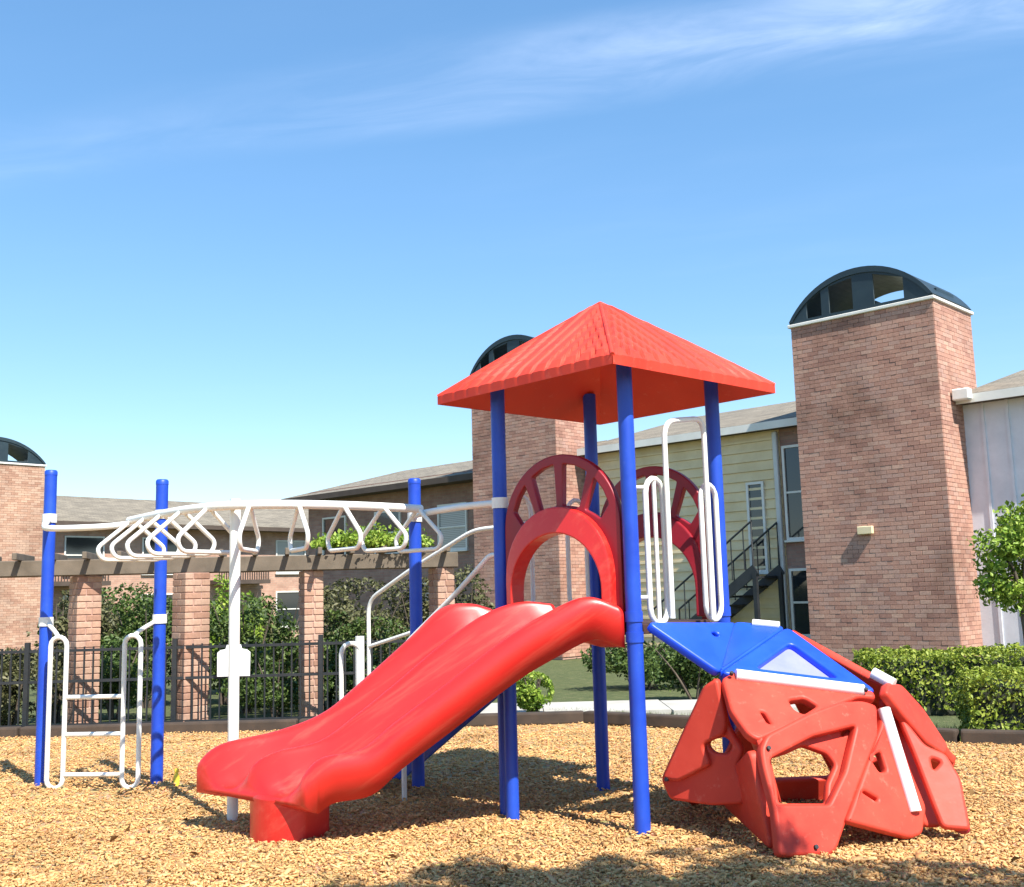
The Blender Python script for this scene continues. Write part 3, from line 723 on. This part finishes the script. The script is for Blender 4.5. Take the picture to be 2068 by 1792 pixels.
# black picket fence
FA, FB = V(-7.2, 12.25, 0), V(-.55, 12.55, 0)
fe = thing('picket_fence', (FA+FB)/2, 'low black metal picket fence in front of the pergola pillars', 'fence')
for z in (.08, .56, .90): link('rail', MB().bar(FA+V(0,0,z), FB+V(0,0,z), .03, .03).mesh('rail'), M_BLACK, fe, True)
pk = MB().box((-.008, -.008, -.05), (.008, .008, .94)).mesh('picket'); pk.materials.append(M_BLACK)
for k in range(67):
    p = FA.lerp(FB, k/66) - (FA+FB)/2; o = bpy.data.objects.new('picket', pk); COL.objects.link(o); o.parent = fe; o.location = p + V(0, .0, 0)
fp = MB().box((-.025, -.025, -.1), (.025, .025, 1.0)).mesh('fence_post'); fp.materials.append(M_BLACK)
for k in range(5):
    p = FA.lerp(FB, (k+.03)/4.06) - (FA+FB)/2; o = bpy.data.objects.new('fence_post', fp); COL.objects.link(o); o.parent = fe; o.location = p
# white notice plate on the fence
c = aty(472, 1335, 12.3)
th = thing('notice_plate', c, 'white notice plate with a peaked top hung on the fence', 'sign')
w2, h2 = .185, .17
outl = [(-w2, -h2), (w2, -h2), (w2, h2*.55), (w2*.8, h2*.72), (w2*.5, h2*.78), (w2*.42, h2*1.05), (-w2*.42, h2*1.05), (-w2*.5, h2*.78), (-w2*.8, h2*.72), (-w2, h2*.55)]
me = plate(outl, [], .012, .003); me.transform(Matrix.Rotation(PI/2, 4, 'X')); link('plate', me, M_WPLAST, th)

# ------------------------------------------------------------------ play tower
C = V(.64, 7.2, 0); da = V(.055, -.73, 0)
Np, Bp, Lp, Rp = C+da, C-da, C+V(-.73, -.055, 0), C+V(.73, .055, 0)
DK = 1.2; PR = .0475
TW = thing('play_tower', (C.x, C.y, 0), 'play tower with blue posts and red pyramid roof', 'play tower')
for p in (Np, Bp, Lp, Rp):
    ps = MB().tube([(p.x, p.y, -.08), (p.x, p.y, 2.86)], PR, 20).build('post', M_BLUE, TW)
    for z in (DK-.10, DK+.02): MB().tube([(p.x, p.y, z), (p.x, p.y, z+.06)], PR+.006, 20).build('clamp', M_BLUE, ps)
# deck
def quadprism(mb, pts, z0, z1):
    n_ = len(pts); vs = [(p.x, p.y, z) for z in (z0, z1) for p in pts]
    mb.add(vs, [tuple(range(n_))[::-1], tuple(range(n_, 2*n_))] + [(i, (i+1) % n_, n_+(i+1) % n_, n_+i) for i in range(n_)]); return mb
sq = [C+(p-C)*.93 for p in (Np, Rp, Bp, Lp)]
link('deck', bevel_mesh(quadprism(MB(), sq, DK-.06, DK).mesh('deck'), .006), M_DECK, TW, True)
# roof: four corrugated faces, drip edge, underside
ang = -.12
def rdir(v): return Matrix.Rotation(ang, 3, 'Z') @ v
hd = 1.14
dn = da.normalized()
cr_ = [C+rdir(d)*hd for d in (dn, V(-dn.y, dn.x, 0), -dn, V(dn.y, -dn.x, 0))]    # near, right, back, left
RC = V(C.x-.01, C.y, 0); ZEV, ZAP = 2.745, 3.36
apex = V(RC.x, RC.y, ZAP)
rf = thing_roof = link('roof', MB().lathe((RC.x, RC.y, ZAP-.045), [(.05, 0), (.045, .02), (.02, .036), (.0, .04)], 16).mesh('roof'), M_ROOFRED, TW, True)
for k in range(4):
    a, b_ = cr_[k]+V(0,0,ZEV), cr_[(k+1) % 4]+V(0,0,ZEV)
    e = (b_-a); Lw = e.length; e.normalize(); mid = (a+b_)/2
    nrm = e.cross(apex-mid).normalized()
    if nrm.z < 0: nrm = -nrm
    mb = MB(); NU, NV = 132, 14; vs = []
    for j in range(NV+1):
        v = j/NV*.985
        for i in range(NU+1):
            u = i/NU*2-1; s_ = u*(1-v)*Lw/2
            fr = (s_/.125) % 1.0
            hgt = .026*min(1, min(fr, 1-fr)*.125/.024)*min(1, (Lw/2*(1-v)-abs(s_))/.05)*min(1, .25+v*9)
            base_ = mid.lerp(apex, v) + e*s_
            vs.append(base_ + nrm*(hgt+.004))
    fs = [(j*(NU+1)+i, j*(NU+1)+i+1, (j+1)*(NU+1)+i+1, (j+1)*(NU+1)+i) for j in range(NV) for i in range(NU)]
    # drip edge
    b0 = len(vs)
    for i in range(NU+1): vs.append(mid+e*((i/NU*2-1)*Lw/2)+nrm*.004 - V(0,0,.055))
    for i in range(NU): fs.append((b0+i, b0+i+1, i+1, i))
    # underside
    b1 = len(vs); vs += [a-V(0,0,.05), b_-V(0,0,.05), apex-V(0,0,.10)]; fs.append((b1, b1+2, b1+1))
    mb.add(vs, fs, False); link('roof_panel', mb.mesh('roof_panel'), M_ROOFRED, rf, True)
    hp = MB().tube([a+V(0,0,.004), a.lerp(apex, .5)+V(0,0,.012), apex+V(0,0,-.0)], .014, 8)
    link('hip_rib', hp.mesh('hip_rib'), M_ROOFRED, rf, True)

# arched panels
def arch(p, q, name, label=None, hood=0.0, z0=DK, top=2.27):
    p, q = p.copy(), q.copy(); e = (q-p); full = e.length; e.normalize()
    w_ = full/2-PR-.01; mid = (p+q)/2
    r3 = w_; zc = top-z0-r3; ri = r3*.80; zi = .58-ri
    def arc(r, zz_, a0, a1, n_): return [(r*math.cos(a0+(a1-a0)*k/n_), zz_+r*math.sin(a0+(a1-a0)*k/n_)) for k in range(n_+1)]
    outer = [(r3, 0)] + arc(r3, zc, 0, PI, 28) + [(-r3, 0), (-ri, 0)] + arc(ri, zi, PI, 0, 26) + [(ri, 0)]
    holes = []
    def hit(a_):
        # ray from the inner centre to the outer band
        R2 = r3-.06; dz_ = zi-zc; bq = dz_*math.sin(a_); return -bq+math.sqrt(bq*bq-dz_*dz_+R2*R2)
    for k in range(4):
        a0 = math.radians(51+k*19.5)+.045; a1 = math.radians(51+(k+1)*19.5)-.045; r1 = ri+.165
        cell = [(r1*math.cos(a_), zi+r1*math.sin(a_)) for a_ in (a0, (a0+a1)/2, a1)] + [(hit(a_)*math.cos(a_), zi+hit(a_)*math.sin(a_)) for a_ in (a1, (a0+a1)/2, a0)]
        holes.append(fillet2(cell))
    me = plate(outer, holes, .05, .008)
    nrm = e.cross(V(0,0,1))
    Mx = Matrix(((e.x, 0, nrm.x, mid.x), (e.y, 0, nrm.y, mid.y), (0, 1, 0, z0), (0,0,0,1)))
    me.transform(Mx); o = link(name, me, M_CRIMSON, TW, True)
    if label: o['label'] = label
    # moulded inner hoop running down to the deck
    hp = MB(); sec = 26; dpt = .05+hood; vs = []
    path = [(1, 0, 0.02)] + [(math.cos(PI*k/sec), math.sin(PI*k/sec), zi) for k in range(sec+1)] + [(-1, 0, 0.02)]
    for cx, sx_, zz_ in path:
        wd_ = .045+.11*max(0, sx_)**1.5
        for r, y in [(ri-.012, -.035), (ri+wd_, -.035), (ri+wd_, dpt), (ri-.012, dpt+.02)]: vs.append(Mx @ V(r*cx, zz_+r*sx_, y))
    nn = len(path)-1
    fs = [(k*4+i, k*4+(i+1) % 4, (k+1)*4+(i+1) % 4, (k+1)*4+i) for k in range(nn) for i in range(4)] + [(0,1,2,3), tuple(nn*4+i for i in (3,2,1,0))]
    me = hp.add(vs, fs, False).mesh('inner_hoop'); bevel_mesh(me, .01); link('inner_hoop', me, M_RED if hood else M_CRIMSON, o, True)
def fillet2(poly): return [(p[0], p[1]) for p in fillet([(x, y, 0) for x, y in poly], .012, True, 2)]
arch(Lp, Np, 'arch_panel', 'red sunburst arch over the slide entry', hood=.03)
arch(Bp, Rp, 'arch_panel', 'red sunburst arch at the back of the tower')
# pipe guards on the stair side
def racetrack(c, e, w_, z0, z1, r=None, n_=7):
    r = r or w_/2; P = []
    for k in range(n_+1):
        a = PI*k/n_; P.append(c + e*(w_/2*math.cos(a)) + V(0,0,z1-w_/2+w_/2*math.sin(a)))
    for k in range(n_+1):
        a = PI+PI*k/n_; P.append(c + e*(w_/2*math.cos(a)) + V(0,0,z0+w_/2+w_/2*math.sin(a)))
    return P
e = (Bp-Lp).normalized(); L_ = (Bp-Lp).length
for u in (.2, .8):
    MB().tube(racetrack(Lp+e*(L_*u), e, .22, DK+.06, DK+.86), .016, 10, closed=True).build('pipe_guard', M_WHITE, TW)
# handholds on the climber side: two tall loops and a high hoop between them
e = (Rp-Np).normalized(); nr = V(e.y, -e.x, 0); L_ = (Rp-Np).length
for u in (.19, .81):
    c_ = Np+e*(L_*u)+nr*.05
    hl = MB().tube(racetrack(c_, e, .19, DK+.0, DK+.88), .018, 12, closed=True).build('hand_loop', M_WHITE, TW)
    MB().tube([c_+V(0,0,DK+.0), c_+V(0,0,DK+.88)], .014, 10).build('middle_bar', M_WHITE, hl)
    s_ = -1 if u < .5 else 1
    for z in (DK+.16, DK+.82): MB().tube([c_+e*s_*.09+V(0,0,z), c_-nr*.05+e*s_*(.19*L_-.03)+V(0,0,z)], .013, 8).build('bracket', M_WHITE, hl)
ua, ub = .27, .73
pa, pb = Np+e*(L_*ua)+nr*.09, Np+e*(L_*ub)+nr*.09
hoop = fillet([pa+V(0,0,DK+.03), pa+V(0,0,DK+1.24), pb+V(0,0,DK+1.31), pb+V(0,0,DK+.03)], .12)
MB().tube(hoop, .017, 12).build('high_hoop', M_WHITE, TW)

# ------------------------------------------------------------------ slide
SL = thing('double_slide', (-.6, 6.9, 0), 'glossy red double wave slide leaving the play tower', 'slide')
def chain(pts, y0, y1):
    n_ = len(pts); xs = [p[0] for p in pts]; out_ = []
    for x, y in pts:
        u = (xs[0]-x)/(xs[0]-xs[-1]); out_.append(aty(x, y, y0+(y1-y0)*u))
    return out_
far = chain([(985,1228), (945,1219), (895,1228), (835,1284), (727,1381), (655,1439), (565,1475), (457,1500), (412,1532), (404,1562)], 7.15, 6.95)
div = chain([(1110,1219), (1051,1216), (985,1238), (905,1292), (799,1381), (727,1439), (650,1495), (560,1518), (515,1545), (500,1580)], 6.82, 6.66)
nea = chain([(1240,1222), (1180,1206), (1102,1241), (1020,1292), (885,1395), (799,1460), (735,1512), (655,1530), (622,1562), (610,1592)], 6.5, 6.38)
NF = 7
far, div, nea = bez(far, NF), bez(div, NF), bez(nea, NF)
secs = []
for i, (a, d, n_) in enumerate(zip(far, div, nea)):
    u = i/(len(far)-1); sec_top = []; lat = (n_-a).normalized()
    fl_end = min(1, (1-u)/.2); fl = .30+.70*fl_end
    def trough(p, q, dep):
        return [p.lerp(q, s) - V(0,0, dep*(1-abs(2*s-1)**2.2)) for s in (.03,.08,.15,.24,.35,.5,.65,.76,.85,.92,.97)]
    dep = .235*fl*min(1, .5+u*4)
    wall = (.25 if u < .85 else .25-.15*(u-.85)/.15)
    rl = .068*(.45+.55*fl_end); rd = .045*(.45+.55*fl_end)
    def roll(p, r, d0, d1, m_): return [p + lat*(r*math.cos(math.radians(d0+(d1-d0)*k/m_))) + V(0,0, r*math.sin(math.radians(d0+(d1-d0)*k/m_))-r) for k in range(m_+1)]
    fa, dv, na = roll(a, rl, 185, 20, 9), roll(d, rd, 160, 20, 7), roll(n_, rl, 160, -5, 9)
    sec_top += [a-lat*rl-V(0,0,wall)] + fa + trough(fa[-1], dv[0], dep*.8) + dv + trough(dv[-1], na[0], dep*.8) + na + [n_+lat*rl-V(0,0,wall)]
    und = [n_+lat*(rl-.022)-V(0,0,wall), n_-lat*.10-V(0,0,max(dep+.035, wall)), d-V(0,0,dep+.035), a+lat*.10-V(0,0,max(dep+.035, wall)), a-lat*(rl-.022)-V(0,0,wall)]
    secs.append(sec_top+und)
k_ = len(secs[0]); vs = [p for s in secs for p in s]
fs = [(i*k_+j, i*k_+(j+1) % k_, (i+1)*k_+(j+1) % k_, (i+1)*k_+j) for i in range(len(secs)-1) for j in range(k_)]
fs += [tuple(range(k_)), tuple((len(secs)-1)*k_+j for j in range(k_))[::-1]]
me = MB().add(vs, fs, True).mesh('chute')
bm = bmesh.new(); bm.from_mesh(me); bmesh.ops.recalc_face_normals(bm, faces=bm.faces); bm.to_mesh(me); bm.free()
ch = link('chute', me, M_RED, SL, True)
# foot under the exit
q0, q1 = aty(500, 1640, 6.78), aty(620, 1640, 6.5)
d_ = (q1-q0); d_.z = 0; d_.normalize(); pr_ = V(-d_.y, d_.x, 0)
if pr_.x < 0: pr_ = -pr_
cf = (q0+q1)/2; cf.z = 0
pts = [cf+d_*(.22*math.cos(a_))+pr_*(.03-.13*math.sin(a_)) for a_ in [PI*k/28 for k in range(29)]] + [cf-d_*.21+pr_*.24, cf+d_*.21+pr_*.24]
link('foot', bevel_mesh(quadprism(MB(), pts, -.06, .27).mesh('foot'), .03), M_RED, SL, True)
# support leg beside the tower
pl = aty(1034, 1580, 7.0); MB().tube([(pl.x, pl.y, -.08), (pl.x, pl.y, .98)], .042, 16).build('leg', M_BLUE, SL)

# ------------------------------------------------------------------ overhead loop ladder
OL = thing('overhead_ladder', (-1.84, 7.7, 0), 'curved white overhead loop ladder between blue posts', 'monkey bars')
P1, P2, P3 = atz(82, 1592, 0), atz(316, 1590, 0), atz(845, 1592, 0)
for p, tx, ty_ in ((P1, 103, 953), (P2, 320, 972), (P3, 838, 970)):
    tp_ = aty(tx, ty_, p.y)
    po = MB().tube([(p.x, p.y, -.1), (p.x, p.y, tp_.z)], .0475, 20).build('post', M_BLUE, OL)
    MB().lathe((p.x, p.y, tp_.z), [(.0495, -.03), (.0495, 0), (.04, .012), (.0, .016)], 18).build('cap', M_BLUE, po)
HB = 2.03
beam = [aty(x, y, 1) for x, y in ((268,1050), (335,1034), (400,1025), (470,1020), (560,1018), (650,1020), (750,1023), (850,1028))]
bz = [atz(x, y, HB) for x, y in ((262,1052), (335,1037), (400,1027), (470,1021), (560,1019), (650,1020), (750,1023), (850,1028))]
bz = bez(bz, 10)
MB().tube(bz, .03, 14).build('beam', M_WHITE, OL)
def crossbar(p, q, bow, z, zm):
    m_ = (p+q)/2; e_ = (q-p).normalized(); nr_ = V(e_.y, -e_.x, 0)
    if nr_.y > 0: nr_ = -nr_
    pts_ = [V(p.x, p.y, z), V(*(p.lerp(q, .12)+nr_*bow*.6).xy, zm+(z-zm)*.3), V(*(p.lerp(q, .3)+nr_*bow).xy, zm), V(*(p.lerp(q, .7)+nr_*bow).xy, zm), V(*(p.lerp(q, .88)+nr_*bow*.6).xy, zm+(z-zm)*.3), V(q.x, q.y, z)]
    return bez(pts_, 6)
MB().tube(crossbar(P1, P2, .45, 2.10, 1.985), .024, 12).build('end_bar', M_WHITE, OL)
MB().tube(crossbar(P3, V(Lp.x, Lp.y, 0), .12, 2.0, 2.0), .024, 12).build('end_bar', M_WHITE, OL)
st_ = bz[0]; en = bz[-1]
tot = [0]
for a, b_ in zip(bz, bz[1:]): tot.append(tot[-1]+(b_-a).length)
def on_beam(s):
    for i in range(len(bz)-1):
        if tot[i+1] >= s: 
            f = (s-tot[i])/(tot[i+1]-tot[i]); return bz[i].lerp(bz[i+1], f), (bz[i+1]-bz[i]).normalized()
    return bz[-1], (bz[-1]-bz[-2]).normalized()
for p, z in ((P1, 2.10), (P2, 2.10), (P3, 2.0), (V(Lp.x, Lp.y, 0), 2.0), (P1, 1.28), (P2, 1.28)):
    MB().tube([(p.x, p.y, z-.035), (p.x, p.y, z+.035)], .056, 18).build('collar', M_WHITE, OL)
nR = 10
for k in range(nR):
    p, t_ = on_beam(tot[-1]*(.02+.97*k/(nR-1))); t_.z = 0; t_.normalize(); l_ = V(-t_.y, t_.x, 0)
    hoop = fillet([p+l_*.015-V(0,0,.01), p+l_*.26-V(0,0,.215), p+l_*.22-V(0,0,.30), p-l_*.22-V(0,0,.30), p-l_*.26-V(0,0,.215), p-l_*.015-V(0,0,.01)], .07, False, 4)
    MB().tube(hoop, .0155, 10).build('rung', M_WHITE, OL)
wp = aty(471, 1500, 7.22); wp.z = 0
near_i = min(range(len(bz)), key=lambda i: (V(bz[i].x, bz[i].y, 0)-wp).length); tb = bz[near_i]
MB().tube([(wp.x, wp.y, -.1), (wp.x, wp.y, HB+.05)], .036, 16).build('support_post', M_WHITE, OL)
MB().tube([(wp.x, wp.y, HB), tb], .026, 12).build('bracket', M_WHITE, OL)
# entry ladder with tall side loops
e = (P2-P1).normalized(); L_ = (P2-P1).length; nf = V(e.y, -e.x, 0)
if nf.y > 0: nf = -nf
off = nf*.14
for u in (.20, .84):
    c_ = P1+e*(L_*u)+off
    lp = MB().tube(racetrack(c_, e, .13, .02, 1.16), .0185, 12, closed=True).build('side_loop', M_WHITE, OL)
    s_ = P1 if u < .5 else P2
    tp_ = c_+V(0,0,1.15)
    MB().tube(bez([tp_, tp_+V(0,0,.05)+(s_-c_)*.3, V(s_.x, s_.y, 1.28)], 5), .017, 10).build('bracket', M_WHITE, lp)
for z in (.12, .42, .70):
    MB().tube([P1+e*(L_*.2+.06)+off+V(0,0,z), P1+e*(L_*.84-.06)+off+V(0,0,z)], .0175, 12).build('ladder_rung', M_WHITE, OL)

# ------------------------------------------------------------------ steps behind the slide
sdv = V(-.76, .65, 0).normalized()
TS = thing('tower_steps', (-.6, 8.4, 0), 'low steps with pale handrails climbing to the tower behind the slide', 'steps')
eLB = (Bp-Lp).normalized(); mLB = (Lp+Bp)/2
for k in range(4):
    z = DK-.22*(k+1); c_ = mLB-eLB*.2+sdv*(.34+.40*k)
    pts = [c_-eLB*.3-sdv*.19, c_+eLB*.3-sdv*.19, c_+eLB*.3+sdv*.19, c_-eLB*.3+sdv*.19]
    link('step', bevel_mesh(quadprism(MB(), pts, z-.05, z).mesh('step'), .008), M_CRIMSON, TS, True)
for s_ in (-.51, .12):
    a = mLB+eLB*s_+sdv*.1+V(0,0,DK-.1); b_ = mLB+eLB*s_+sdv*1.75+V(0,0,.0)
    MB().bar(a, b_, .03, .14).build('stringer', M_BLUE, TS)
def T(o, t_, z): return V(o.x+sdv.x*t_, o.y+sdv.y*t_, z)
MB().tube(fillet([T(Bp,.05,1.95), T(Bp,1.2,1.92), T(Bp,1.93,1.63), T(Bp,2.47,1.38), T(Bp,2.47,.0)], .12), .018, 10).build('handrail', M_WHITE, TS)
MB().tube([T(Bp,1.3,1.25), T(Bp,2.47,.98)], .016, 10).build('lower_rail', M_WHITE, TS)
MB().tube(fillet([T(Lp,.02,1.66), T(Lp,.10,1.66), T(Lp,.44,1.40), T(Lp,.95,1.05), T(Lp,.95,-.02)], .1), .018, 10).build('handrail', M_WHITE, TS)
c_ = T(Lp, 1.5, 0)
hl = MB().tube(racetrack(c_, V(1,0,0), .15, -.04, 1.07), .018, 12, closed=True).build('grab_loop', M_WHITE, TS)
MB().tube([c_+V(.06,.02,-.04), c_+V(.06,.02,1.12)], .034, 12).build('rail_post', M_WHITE, TS)

# ------------------------------------------------------------------ triangular-panel climber
DC = thing('dome_climber', (1.75, 6.6, 0), 'faceted red and blue plastic climbing dome beside the tower', 'climber')
A, Tt, Bv = aty(1452,1366,6.40), aty(1588,1272,6.95), aty(1772,1405,6.45)
C1, Dm = aty(1520,1512,6.0), atz(1632,1738,0); Dm.z = -.03
Ll, Er, Gr = aty(1340,1580,6.62), atz(1862,1703,0), atz(1962,1702,0)
Fr = aty(1935,1545,6.75); Dr = aty(1690,1648,5.93); Bu = aty(1800,1388,6.55)
G0 = atz(1470,1708,0); N0 = aty(1302,1262,6.45); R0 = aty(1482,1262,7.08)
CEN = V(1.75, 6.75, .35)
def tri(name, a, b_, c_, mat, holes=(), thick=.055, rnd=.06, sub=None, parent=DC, bev=.016):
    """thick rounded triangular panel; holes are polygons in barycentric weights"""
    ex = (b_-a).normalized(); nz = ex.cross(c_-a).normalized(); ey = nz.cross(ex)
    def to2(p): d = p-a; return (d.dot(ex), d.dot(ey))
    outl = [(p.x, p.y) for p in fillet([V(*to2(p), 0) for p in (a, b_, c_)], rnd, True, 5)]
    hs = []
    for h in holes:
        poly = [V(*to2(a*w0+b_*w1+c_*w2), 0) for w0, w1, w2 in h]
        hs.append([(p.x, p.y) for p in fillet(poly, .045, True, 4)])
    me = plate(outl, hs, thick, bev, 3)
    M = Matrix(((ex.x, ey.x, nz.x, a.x), (ex.y, ey.y, nz.y, a.y), (ex.z, ey.z, nz.z, a.z), (0,0,0,1)))
    me.transform(M); return link(name, me, mat, parent, True)
def frame_hole(m_): return [(1-2*m_, m_, m_), (m_, 1-2*m_, m_), (m_, m_, 1-2*m_)]
def small_hole(w0, w1, w2, r):
    out_ = []
    for k in range(5):
        a = 2*PI*k/5; out_.append((w0+r*math.cos(a), w1+r*math.cos(a+2.1), w2+r*math.cos(a+4.2)))
    return out_
def z6(p): return (1240.8+.38*p[0], 1158+.38*p[1])
def facet(a, b_, c_, outline, holes, mat, thick=.06, rnd=.03, bev=.018):
    """panel in the plane of three joints, its outline and holes given where they are seen"""
    ex = (b_-a).normalized(); nz = ex.cross(c_-a).normalized(); ey = nz.cross(ex); o_ = V(0,0,CAMH)
    def to2(p):
        r = ray(*z6(p)); q = o_ + r*((a-o_).dot(nz)/r.dot(nz)); d = q-a; return V(d.dot(ex), d.dot(ey), 0)
    outl = [(p.x, p.y) for p in fillet([to2(p) for p in outline], rnd, True, 3)]
    hs = [[(p.x, p.y) for p in fillet([to2(p) for p in h], .02, True, 3)] for h in holes]
    me = plate(outl, hs, thick, bev, 3)
    me.transform(Matrix(((ex.x, ey.x, nz.x, a.x), (ex.y, ey.y, nz.y, a.y), (ex.z, ey.z, nz.z, a.z), (0,0,0,1))))
    return link('panel', me, mat, DC, True)
Qb = aty(1556, 1640, 6.2)
def z7(p): return ((1252.4+.3944*p[0]-1240.8)/.38, (1211.8+.3944*p[1]-1158)/.38)
def F7(a, b_, c_, outline, holes, mat, **k): return facet(a, b_, c_, [z7(p) for p in outline], [[z7(p) for p in h] for h in holes], mat, **k)
def lift(d, *ps):
    nz = (ps[1]-ps[0]).cross(ps[2]-ps[0]).normalized()
    if nz.dot(V(0,0,CAMH)-ps[0]) < 0: nz = -nz
    return [p+nz*d for p in ps]
F7(A, Ll, Qb, [(505,395), (432,440), (330,660), (215,915), (262,1022), (480,1052), (640,1045), (655,960), (600,860), (640,770), (560,640)],
   [[(470,715), (545,700), (585,745), (560,785), (490,780), (455,745)]], M_DOME, thick=.05)
F7(*lift(.04, A, Ll, Qb), [(505,400), (436,440), (334,660), (220,912), (300,930), (470,845), (430,740), (540,690), (550,620)], [], M_DOME, thick=.05)
# shaded inner wall running back from the front edge
Lw = aty(1440, 1600, 7.05)
tri('panel', C1, aty(1566, 1718, 5.9), Lw, M_DOME, [])
facet(A, C1, Bv, [(565,575), (640,535), (1370,640), (1388,682), (1290,672), (1100,755), (760,905), (700,870), (612,745)],
      [[(918,690), (1000,678), (1072,720), (1000,766), (950,742)], [(768,750), (792,758), (826,818), (806,812)]], M_DOME)
F7(*lift(-.04, C1, Dm, Bv), [(1290,560), (1290,700), (1195,950), (1085,1270), (1060,1300), (805,1300), (785,1080), (735,880), (740,790), (950,640), (1120,560)],
   [[(765,815), (850,790), (930,752), (1050,795), (1092,850), (1050,945), (1045,1045), (805,1045), (795,960)], [(1120,690), (1160,655), (1166,664), (1128,702)]], M_DOME, thick=.05)
F7(*lift(.02, C1, Dm, Bv), [(1300,548), (1306,705), (1208,955), (1095,1282), (1062,1318), (800,1318), (775,1080), (718,860), (705,770), (735,700), (950,590), (1110,530), (1230,525)],
   [[(755,822), (975,708), (1190,655), (1135,885), (1052,1055), (790,1055), (775,950)]], M_DOME, thick=.07)
F7(*lift(-.07, C1, Dm, Bv), [(785,1062), (1052,1062), (1085,1270), (1060,1305), (805,1305)], [], M_DOME, thick=.13)
facet(Bv, Dr, Er, [(1402,705), (1440,765), (1642,1250), (1622,1392), (1560,1415), (1215,1325), (1245,1250), (1310,1070), (1405,800)],
      [[(1345,990), (1398,955), (1432,1060), (1392,1065)], [(1300,1170), (1315,1165), (1385,1205), (1378,1220)], [(1195,870), (1235,825), (1242,838), (1205,882)]][:2], M_DOME)
F7(Bu, Er.lerp(Gr, .35), Gr, [(1392,560), (1480,650), (1560,750), (1645,785), (1668,800), (1742,920), (1792,1185), (1645,1172), (1600,1060), (1500,800), (1415,600)],
   [[(1585,815), (1640,835), (1600,880)]], M_DOME, thick=.05)
F7(Bu, Gr.lerp(Er, .3), Fr, [(1350,430), (1420,440), (1530,560), (1662,760), (1645,802), (1555,745), (1440,610), (1340,480)], [], M_DOME, thick=.06)
F7(*lift(-.06, Bv, Er.lerp(Gr, .25), Bu), [(1325,500), (1410,560), (1510,800), (1615,1060), (1640,1165), (1555,1165), (1490,1040), (1370,700)], [], M_DOME, thick=.04)
tri('panel', *lift(-.055, A, Qb, C1), M_DOME, [], thick=.04, bev=.01)
# far side, seen through the openings
Bk1, Bk2 = V(1.15, 7.35, -.03), V(2.35, 7.45, -.03)
tri('panel', Tt, Fr, Bk2, M_DOME, [frame_hole(.2)]); tri('panel', Tt, Bk2, Bk1, M_DOME, [frame_hole(.16)]); tri('panel', A, Bk1, Ll, M_DOME, [frame_hole(.18)])
tri('panel', Tt, Bu, Fr, M_DOME, [])
# blue top and bridge to the deck
tri('panel', A, Bv, Tt, M_BLUEP, [frame_hole(.155)], bev=.014)['label'] = 'bright blue top panel with triangular opening'
tri('inset', *[p*.68+ (A+Bv+Tt)/3*.32-V(0,-.01,.02) for p in (A, Bv, Tt)], M_PALE, [], thick=.02, bev=.006)
tri('panel', A, Tt, R0, M_BLUEP, []); tri('panel', N0, A, R0, M_BLUEP, [small_hole(.2,.25,.55,.05)])
def wbar(p, q, r, a, b_):
    return MB().tube([p.lerp(q, a)+V(0,-.03,.022), p.lerp(q, b_)+V(0,-.03,.022)], r, 14).build('edge_bar', M_WPLAST, DC)
wbar(A, Bv, .034, .10, .90); wbar(Bv, Er, .036, .12, .82); wbar(Tt.lerp(Bu, .8), Bu, .034, .1, 1.05)

wbar(R0, Tt, .026, .35, .85)
F7(Er.lerp(Gr, .6), Gr, Gr+V(.05,.3,.3), [(1690,1170), (1770,1050), (1795,1190), (1760,1200)], [], M_CRIMSON, thick=.04)
def stud(p, d):
    MB().tube([p, p+d*.02], .012, 10).build('bolt', M_BLACK, DC)
for p, ps in ((A, (A, C1, Bv)), (Bv, (A, C1, Bv)), (C1, (C1, Dm, Bv)), (Dm, (C1, Dm, Bv)), (Ll, (A, Ll, Qb))):
    l_ = lift(1, *ps); nz_ = (l_[0]-ps[0]); cc = (ps[0]+ps[1]+ps[2])/3; stud(p.lerp(cc, .16)+nz_*.05, nz_)

# small yellow marker in the mulch
p = atz(356, 1592, 0)
th = thing('ground_marker', (p.x, p.y, 0), 'small yellow plastic marker standing in mulch beside blue post', 'marker')
MB().lathe((p.x, p.y, 0), [(.022, -.03), (.024, .08), (.018, .10), (.012, .12)], 12).build('body', M_YELLOW, th)
MB().lathe((p.x, p.y, .12), [(.016, 0), (.017, .02), (.006, .03)], 12).build('cap', M_YELLOW, th)
